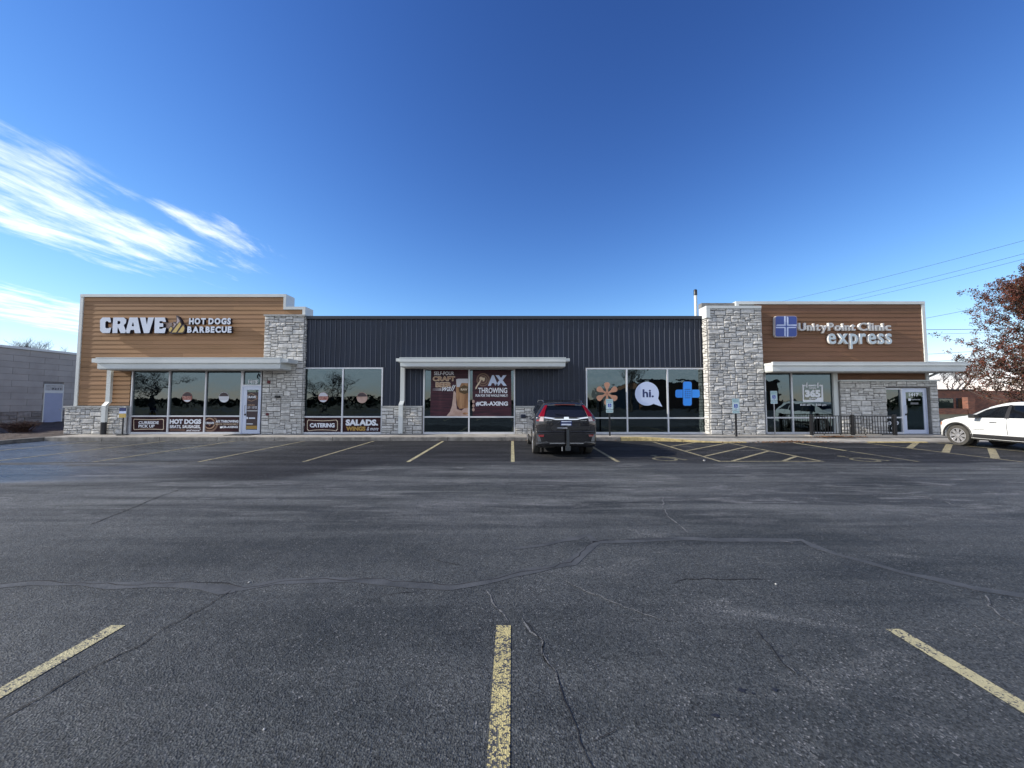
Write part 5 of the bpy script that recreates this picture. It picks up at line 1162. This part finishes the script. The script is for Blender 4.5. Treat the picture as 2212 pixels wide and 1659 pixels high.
for sy in (1, -1):
    rearpanel(S, sr, 'tail_light', [(sy * 0.625, 1.15), (sy * 0.72, 1.15), (sy * 0.77, 1.01), (sy * 0.84, 1.01), (sy * 0.76, 1.19), (sy * 0.66, 1.37), (sy * 0.57, 1.535), (sy * 0.505, 1.535), (sy * 0.57, 1.36)][::sy], M['tail'], 0.022)
    rearpanel(S, sr, 'tail_light', [(sy * 0.64, 1.01), (sy * 0.765, 1.01), (sy * 0.715, 1.145), (sy * 0.63, 1.145)][::sy], M['lampclear'], 0.02)
    rearpanel(S, sr, 'reflector', [(sy * 0.64, 0.58), (sy * 0.82, 0.58), (sy * 0.82, 0.645), (sy * 0.62, 0.645)][::sy], M['tail'], 0.03)
    rearpanel(S, sr, 'bumper_trim', [(sy * 0.50, 0.41), (sy * 0.84, 0.38), (sy * 0.84, 0.40), (sy * 0.56, 0.44)][::sy], M['chrome'], 0.045)
    rearpanel(S, sr, 'tailgate_seam', [(sy * 0.622, 0.66), (sy * 0.632, 0.66), (sy * 0.632, 1.01), (sy * 0.622, 1.01)][::sy], M['black'], 0.004)
    MBm = MB().box(0.72, 0.92, sy * 1.06 - 0.09, sy * 1.06 + 0.09, 0.97, 1.10).box(0.78, 0.86, min(sy * 0.88, sy * 1.0), max(sy * 0.88, sy * 1.0), 0.98, 1.02); mm = MBm.mesh('side_mirror', M['navy'])
    o = link('side_mirror', mm, S); bv = o.modifiers.new('bevel', 'BEVEL'); bv.width = 0.03; bv.segments = 3
    link('roof_rail', MB().tube([(-1.55, sy * 0.57, 1.535), (-1.42, sy * 0.575, 1.585), (0.0, sy * 0.585, 1.61), (0.35, sy * 0.575, 1.54)], 0.018, 8).mesh('roof_rail', M['chrome'], 40), S)
rearpanel(S, sr, 'bumper', [(-0.80, 0.44), (0.80, 0.44), (0.83, 0.66), (-0.83, 0.66)], M['paintgrey'], 0.05)
rearpanel(S, sr, 'bumper_valance', [(-0.74, 0.34), (0.74, 0.34), (0.78, 0.435), (-0.78, 0.435)], M['plastic'], 0.035)
rearpanel(S, sr, 'bumper_strip', [(-0.48, 0.385), (0.48, 0.385), (0.48, 0.41), (-0.48, 0.41)], M['chrome'], 0.045)
rearpanel(S, sr, 'chrome_strip', [(-0.62, 1.10), (-0.42, 1.075), (-0.3, 1.05), (0.3, 1.05), (0.42, 1.075), (0.62, 1.10), (0.62, 1.145), (0.45, 1.135), (0.3, 1.10), (-0.3, 1.10), (-0.45, 1.135), (-0.62, 1.145)], M['chrome'], 0.032)
rearpanel(S, sr, 'badge', [(-0.075, 1.055), (0.075, 1.055), (0.065, 1.14), (-0.065, 1.14)], M['chrome'], 0.05)
rearpanel(S, sr, 'plate_recess', [(-0.34, 0.84), (0.34, 0.84), (0.40, 1.045), (-0.40, 1.045)], M['plastic'], 0.012)
pl = rearpanel(S, sr, 'licence_plate', [(-0.16, 0.885), (0.16, 0.885), (0.16, 1.03), (-0.16, 1.03)], M['navyprint'], 0.028)
rearpanel(S, sr, 'plate_strip', [(-0.14, 0.99), (0.14, 0.99), (0.14, 1.015), (-0.14, 1.015)], M['whitesign'], 0.034); rearpanel(S, sr, 'plate_strip', [(-0.13, 0.90), (0.14, 0.90), (0.14, 0.94), (-0.13, 0.94)], M['whitesign'], 0.034)
for zc, yw, rr_ in ((0.715, 0.80, 0.020), (0.655, 0.82, 0.012), (0.97, 0.60, 0.010)):
    link('tailgate_crease', MB().tube([tuple(rearpt(sr, zc, -yw + 2 * yw * q / 16, 0.012 if zc != 0.655 else 0.05)) for q in range(17)], rr_, 8).mesh('tailgate_crease', M['paintgrey'], 60), S)
rearpanel(S, sr, 'spoiler_lamp', [(-0.30, 1.545), (0.30, 1.545), (0.28, 1.565), (-0.28, 1.565)], M['tail'], 0.05)
link('wiper', MB().tube([tuple(rearpt(sr, 1.18, -0.05, 0.035)), tuple(rearpt(sr, 1.22, 0.30, 0.035))], 0.01, 6).mesh('wiper', M['black']), S)
for sy in (1, -1): link('name_badge', MB().box(-2.245, -2.23, sy * 0.49 - 0.09, sy * 0.49 + 0.09, 1.02, 1.04).mesh('name_badge', M['chrome']), S)
link('antenna', MB().tube([(-1.35, 0, 1.555), (-1.5, 0, 1.62)], [0.02, 0.006], 6).mesh('antenna', M['paintgrey']), S)
link('roof_crossbar', MB().tube([(-0.5, -0.57, 1.60), (-0.5, 0.57, 1.60)], 0.014, 6).tube([(-1.2, -0.57, 1.59), (-1.2, 0.57, 1.59)], 0.014, 6).mesh('roof_crossbar', M['black']), S)
sx_, sy_ = 1.48, 13.35
S.location = (sx_, sy_, 0); S.rotation_euler = (0, 0, R(91.2))
# folded bicycle rack on its hitch
K = thing('bike_rack', 'folded black hitch bike rack with a silver upright behind the grey SUV', 'bike rack', (sx_ + 0.05, sy_ - 2.36, 0))
bx, by = sx_ + 0.06, sy_ - 2.40
MB().box(bx - 0.03, bx + 0.03, by - 0.04, by + 0.25, 0.28, 0.34).build('hitch_bar', M['black'], K)
MB().box(bx - 0.035, bx + 0.035, by - 0.05, by + 0.02, 0.26, 0.90).build('upright', M['darksteel'], K)
MB().box(bx - 0.04, bx - 0.036, by - 0.055, by + 0.02, 0.4, 0.84).box(bx + 0.036, bx + 0.05, by - 0.055, by + 0.02, 0.26, 0.8).build('upright_edge', M['black'], K)
MB().box(bx - 0.62, bx + 0.60, by - 0.09, by - 0.05, 0.80, 0.88).build('tray', M['black'], K)
MB().tube([(bx - 0.42, by - 0.1, 0.88), (bx - 0.2, by - 0.09, 1.02)], 0.013).tube([(bx + 0.15, by - 0.09, 1.0), (bx + 0.35, by - 0.09, 1.0)], 0.013).build('wheel_arm', M['black'], K)
MB().disc((bx - 0.38, by - 0.1, 0.84), (0, -1, 0), 0, 0, [(0.075, 0), (0.075, 0.03)], 16).build('wheel_cup', M['plastic'], K)
text('lettering', 'rockymounts', bx - 0.34, bx - 0.02, 0.82, 0.86, by - 0.092, M['white'], K, 0.02)
MB().box(bx - 0.075, bx + 0.065, by - 0.10, by - 0.04, 0.22, 0.34).build('clamp', M['darksteel'], K)
MB().tube([(bx - 0.16, by - 0.04, 0.21), (bx - 0.16, by - 0.04, 0.32)], 0.018, 6).build('hitch_pin', M['steel'], K)

# white crossover at the right edge
wc = {'hw': 0.92, 'wr': 0.36, 'axles': (-1.365, 1.365), 'spokes': 8,
      'tab': [(-2.34, -2.30, -2.00, 0.34, 1.05, 1.56, 0.78, 0.80, 0.54),
              (-2.25, -2.18, -1.85, 0.28, 1.05, 1.60, 0.87, 0.88, 0.58),
              (-1.90, -1.80, -1.50, 0.26, 1.04, 1.63, 0.90, 0.92, 0.61),
              (-1.10, -1.00, -0.80, 0.25, 1.01, 1.655, 0.90, 0.92, 0.64),
              (-0.30, -0.25, -0.15, 0.25, 0.99, 1.66, 0.90, 0.92, 0.64),
              (0.35, 0.35, 0.25, 0.25, 0.98, 1.60, 0.90, 0.92, 0.62),
              (0.85, 0.85, 0.75, 0.25, 0.98, 1.40, 0.90, 0.92, 0.60),
              (1.15, 1.20, 1.18, 0.25, 0.99, 1.12, 0.90, 0.91, 0.66),
              (1.65, 1.68, 1.62, 0.26, 0.93, 1.02, 0.88, 0.87, 0.66),
              (2.02, 2.00, 1.95, 0.28, 0.83, 0.91, 0.78, 0.78, 0.58),
              (2.27, 2.22, 2.15, 0.32, 0.72, 0.79, 0.50, 0.50, 0.36)],
      'patches': [('side_window', 1.8, 2.9, 6.2, 7.75, M['carglass'], 0.006, 10, 5, True, (2.1, 2.9)), ('side_window', 3.0, 4.25, 6.15, 7.8, M['carglass']), ('side_window', 4.4, 6.45, 6.15, 7.8, M['carglass'], 0.006, 12, 5, True, (4.4, 5.85)),
                  ('door_pillar', 4.22, 4.42, 6.1, 7.85, M['plastic'], 0.008, 3, 4), ('windscreen', 5.8, 6.9, 8.4, 11, M['carglass'], 0.006, 8, 6, False),
                  ('door_seam', 6.42, 6.45, 2.9, 6.1, M['steel'], 0.002, 1, 6), ('door_seam', 4.30, 4.33, 2.9, 6.1, M['steel'], 0.002, 1, 6), ('door_seam', 2.62, 2.65, 2.9, 6.1, M['steel'], 0.002, 1, 6),
                  ('sill_cladding', 3.25, 6.1, 1.6, 2.75, M['plastic'], 0.01, 16, 4), ('headlight', 8.55, 9.75, 5.4, 7.4, M['carglass'], 0.008, 8, 4), ('bumper_cladding', 8.9, 9.95, 1.2, 2.7, M['plastic'], 0.008, 6, 4), ('marker_lamp', 8.72, 8.86, 4.1, 4.9, M['amber'], 0.012, 2, 3)]}
Wc = car('parked_car', 'white crossover car with dark tinted windows parked nose to the kerb at the right', wc, M['paintwhite'])
for sy in (1, -1):
    mm = MB().box(0.62, 0.80, sy * 1.05 - 0.10, sy * 1.05 + 0.10, 1.0, 1.12).box(0.68, 0.78, min(sy * 0.88, sy * 1.0), max(sy * 0.88, sy * 1.0), 1.0, 1.04).mesh('side_mirror', M['plastic']); o = link('side_mirror', mm, Wc); bv = o.modifiers.new('bevel', 'BEVEL'); bv.width = 0.03; bv.segments = 3
    for hx in (-0.62, 0.28): 
        o = link('door_handle', MB().box(hx - 0.1, hx + 0.1, sy * 0.925 - 0.012, sy * 0.925 + 0.012, 0.86, 0.885).mesh('door_handle', M['chrome']), Wc)
    for wx in wc['axles']:   # arch lip
        mb = MB(); P = [(wx + 0.445 * math.cos(R(a)), sy * 0.905, 0.36 + 0.445 * math.sin(R(a))) for a in range(-8, 189, 12)]; mb.tube(P, 0.028, 6); link('arch_lip', mb.mesh('arch_lip', M['plastic'], 40), Wc)
me = text_mesh('EQUINOX', 0.02); a, b_, c, d = bounds(me)
for v in me.vertices: v.co = (0.86 - (v.co.x - a) / (b_ - a) * 0.34, 0.932, 0.60 + (v.co.y - c) / (d - c) * 0.035)
me.materials.clear(); me.materials.append(M['steel']); link('name_badge', me, Wc)
Wc.location = (16.72, 12.70, 0); Wc.rotation_euler = (0, 0, R(90))
for c in (S, Wc): c['group'] = 'cars parked on the lot'

# ------------------------------------------------------------------ neighbour block building on the left
NB = thing('block_building', 'low grey block building with a pale blue door beyond the left planting bed', 'building', (-33, 26, -0.1))
nx_ = -32.7; zr = 5.15
MB().box(-50, nx_ - 0.05, 14, 44, -0.12, zr - 0.1).build('wall', M['mortar'], NB)
MB().box(-50, nx_ + 0.08, 13.9, 44, zr - 0.15, zr).build('roof_edge', M['trim'], NB)
dY0, dY1 = 27.55, 28.65
rows = 10; rh = (zr - 0.16 - 0.85) / rows
for j in range(rows):
    y = 17.0 + (0.87 if j % 2 else 0)
    while y < 36:
        y0, y1 = y + 0.007, min(y + 1.74, 37) - 0.007; z0, z1 = 0.85 + j * rh + 0.007, 0.85 + (j + 1) * rh - 0.007
        if z0 < 2.75 and y1 > dY0 and y0 < dY1:
            segs = [(y0, dY0 - 0.05), (dY1 + 0.05, y1)]
        else: segs = [(y0, y1)]
        for a, b_ in segs:
            if b_ - a > 0.08: MB().box(nx_ - 0.05, nx_, a, b_, z0, z1).build('block', M['block'], NB)
        y += 1.74
SU = MB(); r = random.Random(4); cnt = 0
ALLST.clear()
for a, b_ in ((20.5, dY0 - 0.05), (dY1 + 0.05, 31.5)): stones(a, b_, -0.05, 0.84, nx_ - 0.045, 50 + int(a), 'stone_dull', facing='right', uz=0.125, ux=0.2, owner=NB)
flush_stones(120)
MB().box(nx_ - 0.04, nx_ + 0.01, dY0, dY1, -0.05, 2.12).build('door', M['bluedoor'], NB)
dd = [o for o in bpy.data.objects if o.name.startswith('door') and o.parent == NB][0]
link('handle', MB().box(nx_ + 0.01, nx_ + 0.06, dY1 - 0.18, dY1 - 0.08, 0.95, 0.99).mesh('handle', M['steel']), dd)
MB().box(nx_ - 0.03, nx_ + 0.02, dY0 - 0.05, dY0, -0.05, 2.75).box(nx_ - 0.03, nx_ + 0.02, dY1, dY1 + 0.05, -0.05, 2.75).box(nx_ - 0.03, nx_ + 0.021, dY0, dY1, 2.12, 2.3).box(nx_ - 0.03, nx_ + 0.02, dY0, dY1, 2.7, 2.75).build('door_frame', M['trim'], NB)
tp = MB().box(nx_ - 0.035, nx_ - 0.01, dY0, dY1, 2.3, 2.7).build('transom', M['tanprint'] if False else M['ledge'], NB)
me = text_mesh('3211', 0.03); a, b_, c, d = bounds(me)
for v in me.vertices: v.co = (nx_ - 0.005, 27.95 + (v.co.x - a) / (b_ - a) * 0.6, 2.36 + (v.co.y - c) / (d - c) * 0.14)
me.materials.clear(); me.materials.append(M['black']); link('lettering', me, tp)

# ------------------------------------------------------------------ brick building on the right
BB = thing('brick_building', 'low brown brick building behind the tree at the right', 'building', (58, 50, -0.1))
x0 = X_(1990, 50); x1 = X_(2104, 50); zt_b = Z_(843, 50)
MB().box(x0, x1, 50.0, 58, -0.12, zt_b).build('wall', M['brick'], BB)
MB().box(x1 + 0.01, 110, 51.2, 58, -0.12, zt_b - 0.02).build('wall', M['brick'], BB)
MB().box(x0 - 0.1, x1 + 0.1, 49.85, 58.1, zt_b, zt_b + 0.14).build('roof_edge', M['coping'], BB)
for a, b_ in ((2022, 2055), (2062, 2084)):
    f = MB().box(X_(a, 50), X_(b_, 50), 49.9, 49.99, Z_(882, 50), Z_(860, 50)).build('window', M['coping'], BB)
    link('pane', MB().box(X_(a, 50) + 0.1, X_(b_, 50) - 0.1, 49.86, 49.9, Z_(881, 50), Z_(861.5, 50)).mesh('pane', M['clearglass']), f)
MB().box(X_(2022, 49.3), X_(2084, 49.3), 49.2, 49.84, Z_(895, 49.3), Z_(883, 49.3)).build('planter_wall', M['brick'], BB)
MB().box(X_(2086, 49.3), X_(2100, 49.3), 49.2, 49.84, -0.12, Z_(858, 49.3)).build('pillar', M['brick'], BB)

# ------------------------------------------------------------------ trees
def tree(name, label, base, height, spread, seed, bark, leaf=None, nleaf=0, leafsize=0.07, depth=5, splay=0.6, trunk_r=0.14, first=0.16, kids=(3, 4), group=None, upright=0.35, leafmats=None, cone=False):
    r = random.Random(seed); root = thing(name, label, 'tree', base, group); mb = MB(); tips = []
    def grow(p, d, L, rad, lev):
        P = [p]; n = 3 if lev < 3 else 2; q = p
        for i in range(n):
            d = (d + Vector((r.uniform(-1, 1), r.uniform(-1, 1), r.uniform(-0.4, 0.8))) * 0.16).normalized(); q = q + d * (L / n); P.append(q)
        mb.tube(P, [rad * (1 - 0.45 * i / n) for i in range(n + 1)], 7 if lev == 0 else 5 if lev < 2 else 3, caps=False)
        if lev >= 2: tips.extend(P[1:])
        if lev >= depth: return
        k = r.randint(*kids)
        for i in range(k):
            t = r.uniform(0.45, 1.0) if i else 1.0; idx = min(n, max(1, round(t * n))); az = r.uniform(0, 6.283) if lev else 6.283 * i / k + r.uniform(-0.4, 0.4)
            side = Vector((math.cos(az), math.sin(az), 0)); nd = (d * (1 - splay) + side * splay * r.uniform(0.7, 1.25) + Vector((0, 0, upright))).normalized()
            grow(P[idx], nd, L * r.uniform(0.62, 0.85), rad * r.uniform(0.45, 0.62), lev + 1)
    b0 = Vector(base)
    if cone:
        H = height; mb.tube([b0, b0 + Vector((0, 0, H * 0.5)), b0 + Vector((0.1, 0, H * 0.97))], [trunk_r, trunk_r * 0.6, 0.02], 7, caps=False)
        nb = 105
        for i in range(nb):
            t = 0.09 + 0.87 * i / nb; az = i * 2.4 + r.uniform(-0.3, 0.3); R_ = spread * min(1, (1 - t) * 1.75 + 0.06) * r.uniform(0.8, 1.1); p = b0 + Vector((0, 0, H * t)); d = Vector((math.cos(az), math.sin(az), 0.75 if t > 0.4 else 0.12)).normalized()
            grow(p, d, R_ * 0.55, 0.05 * (1.1 - t), depth - 2)
    else: grow(b0, Vector((0, 0, 1)), height * first, trunk_r, 0)
    xs = [v[0] for v in mb.v]; zmax = max(v[2] for v in mb.v)
    # fit the finished tree to its surveyed height and spread
    sz = height / (zmax - base[2]); wx = sorted(abs(x - base[0]) for x in xs)[int(len(xs) * 0.985)]; sxy = spread / wx
    mb.v = [(base[0] + (x - base[0]) * sxy, base[1] + (y - base[1]) * sxy, base[2] + (z - base[2]) * sz) for x, y, z in mb.v]
    mb.build('trunk', bark, root, 60, fix=False)
    if nleaf:
        tips = [Vector((base[0] + (t.x - base[0]) * sxy, base[1] + (t.y - base[1]) * sxy, base[2] + (t.z - base[2]) * sz)) for t in tips]
        lb = MB(); tips = [t for t in tips if r.random() < 0.8]
        for i in range(nleaf):
            c = r.choice(tips) + Vector((r.gauss(0, 0.12), r.gauss(0, 0.12), r.gauss(0, 0.10))); s = leafsize * r.uniform(0.6, 1.4)
            a = Vector((r.uniform(-1, 1), r.uniform(-1, 1), r.uniform(-1, 1))).normalized(); b_ = a.cross(Vector((r.uniform(-1, 1), r.uniform(-1, 1), r.uniform(-1, 1)))).normalized()
            lb.m = 0 if r.random() < leafmats[2] + 0.35 * ((c.z - base[2]) / height - 0.5) else 1
            lb.poly([c - a * s, c - b_ * s * 0.6, c + a * s, c + b_ * s * 0.6])
        lb.build('crown', [leafmats[0], leafmats[1]], root, fix=False)
    return root
tree('leafy_tree', 'tall tree with sparse dark red leaves behind the white car', (34.4, 24.5, -0.1), 11.4, 3.9, 19, M['bark'], True, 120000, 0.05, depth=5, cone=True, trunk_r=0.2, kids=(3, 4), leafmats=(M['leafred'], M['leafdark'], 0.6))
tg = 'bare trees behind the left block building'
tree('bare_tree', 'wide bare tree rising behind the roof of the grey block building', (-74.3, 62, 0), 12.0, 3.8, 11, M['barkgrey'], depth=7, splay=0.5, trunk_r=0.34, group=tg)
tree('bare_tree', 'small bare tree behind the grey block building, nearest the left picture edge', (-78.6, 62, 0), 10.9, 2.4, 12, M['barkgrey'], depth=6, splay=0.5, trunk_r=0.25, group=tg)
tree('bare_tree', 'slim bare tree behind the grey block building, nearest the tan shop wall', (-70.2, 62, 0), 10.3, 2.0, 13, M['barkgrey'], depth=6, splay=0.5, trunk_r=0.22, group=tg)
tree('bare_tree', 'bare tree between the clinic canopy and the red leaved tree', (70, 62, 0), 8.6, 3.4, 14, M['barkgrey'], depth=6, splay=0.6, trunk_r=0.11)
# what the windows mirror: trees, a hedge line, a dark building and poles across the road
tree('bare_tree', 'spreading bare tree mirrored in the left shop window', (-53, -24, -0.1), 6.4, 5.0, 21, M['bark'], depth=6, splay=0.62, trunk_r=0.12, group='bare trees across the road')
tree('bare_tree', 'round bare tree mirrored above the CATERING panel', (-27.2, -22, -0.1), 6.4, 4.2, 22, M['bark'], depth=6, splay=0.55, trunk_r=0.12, group='bare trees across the road')
tree('bare_tree', 'tall thin bare tree mirrored in the window with the orange petals', (19.5, -30, -0.1), 9.5, 3.2, 23, M['bark'], depth=6, splay=0.45, trunk_r=0.12, group='bare trees across the road')
db = thing('far_store', 'dark flat roofed building across the road mirrored in the clinic window', 'building', (31, -60, -0.1))
MB().box(25, 52, -62, -42, -0.12, 5.2).build('wall', M['siding_brown'], db); MB().box(20, 25, -61, -43, -0.12, 4.0).build('wing', M['mortar'], db); MB().box(24.9, 52.1, -62.1, -41.9, 5.2, 5.45).build('roof', M['coping'], db)
hb = random.Random(3); hm = MB()
for i in range(5200):
    x = hb.uniform(-110, 110); h = (1.2 + 1.4 * (0.5 + 0.5 * math.sin(x * 0.11) * math.cos(x * 0.037 + 1))) * hb.random() ** 0.6; c = Vector((x, -58 + hb.uniform(-3, 3), h)); a = Vector((hb.uniform(-1, 1), hb.uniform(-1, 1), hb.uniform(-1, 1))).normalized() * 0.5; b_ = a.cross(Vector((hb.uniform(-1, 1), hb.uniform(-1, 1), 1)).normalized())
    hm.poly([c - a, c - b_, c + a, c + b_])
tag(hm.build('hedge_line', M['evergreen'], fix=False), 'dark scrub line across the road mirrored low in the shop windows', 'scrub', kind='stuff')
def pole(x, y, h, label):
    p = thing('utility_pole', label, 'utility pole', (x, y, -0.1), 'utility poles across the road')
    MB().tube([(x, y, -0.1), (x, y, h)], [0.16, 0.1], 8).build('pole', M['bark'], p, 40); MB().box(x - 1.1, x + 1.1, y - 0.06, y + 0.06, h - 0.8, h - 0.66).build('crossarm', M['bark'], p)
pole(-41.5, -30, 7.2, 'utility pole mirrored in the left shop window'); pole(28, -14, 9, 'utility pole mirrored in the clinic window'); pole(-12, -31, 7.4, 'utility pole across the road behind the camera')

# shrub on the left bed
sh = thing('dry_shrub', 'low reddish bare shrub in the mulch bed by the left kerb', 'shrub', (-23.6, 19.0, 0.05)); r = random.Random(9); mb = MB()
for i in range(170):
    a = r.uniform(0, 6.283); l = r.uniform(0.35, 0.75); s_ = r.uniform(0.3, 1.15); p = Vector((-23.6 + r.gauss(0, 0.12), 19 + r.gauss(0, 0.12), 0.03)); q = p + Vector((math.cos(a) * s_ * l, math.sin(a) * s_ * l, l * 0.75)); m_ = p.lerp(q, 0.5) + Vector((r.gauss(0, 0.05), r.gauss(0, 0.05), 0.06))
    mb.tube([p, m_, q], [0.012, 0.009, 0.004], 3, caps=False)
    for k in range(4): t_ = m_.lerp(q, r.random()); mb.tube([t_, t_ + Vector((r.gauss(0, 0.13), r.gauss(0, 0.13), r.uniform(0, 0.15)))], [0.007, 0.003], 3, caps=False)
mb.build('stems', M['shrub'] if 'shrub' in M else M['leafdry'], sh, fix=False)

# power lines beyond the building
def cable(p0, p1, sag, rad, label):
    P = [Vector(p0).lerp(Vector(p1), i / 14) - Vector((0, 0, sag * 4 * (i / 14) * (1 - i / 14))) for i in range(15)]
    tag(MB().tube(P, rad, 5).build('power_line', M['wire'], None, 60), label, 'power line', 'power lines in the right sky')
def at(px, py, Y): X, Z = SX(px, py, Y); return (X, Y, Z)
cable(at(1600, 670, 60), at(2420, 462, 30), 0.4, 0.014, 'topmost power line slanting up across the right sky')
cable(at(1640, 683, 60), at(2420, 492, 30), 0.4, 0.014, 'middle of the three slanting power lines in the right sky')
cable(at(1660, 686, 60), at(2420, 505, 30), 0.4, 0.014, 'lowest of the three slanting power lines above the clinic')
cable(at(1880, 708, 55), at(2420, 597, 40), 0.3, 0.02, 'single power line from the clinic corner up to the red tree')
cable(at(1900, 712, 55), at(2400, 702, 45), 0.2, 0.032, 'thick level cable between the clinic corner and the red tree')
cable(at(1900, 723, 55), at(2400, 706, 45), 0.2, 0.018, 'thin cable just under the thick level cable')
cable(at(1900, 770, 55), at(2400, 735, 45), 0.2, 0.022, 'faint cable low over the clinic canopy, upper one')
cable(at(1900, 786, 55), at(2400, 752, 45), 0.2, 0.022, 'faint cable low over the clinic canopy, lower one')
cable(at(1950, 818, 55), at(2400, 812, 45), 0.2, 0.03, 'cable seen below the end of the clinic canopy')
for o in bpy.data.objects:
    if '_w' in o: del o['_w']
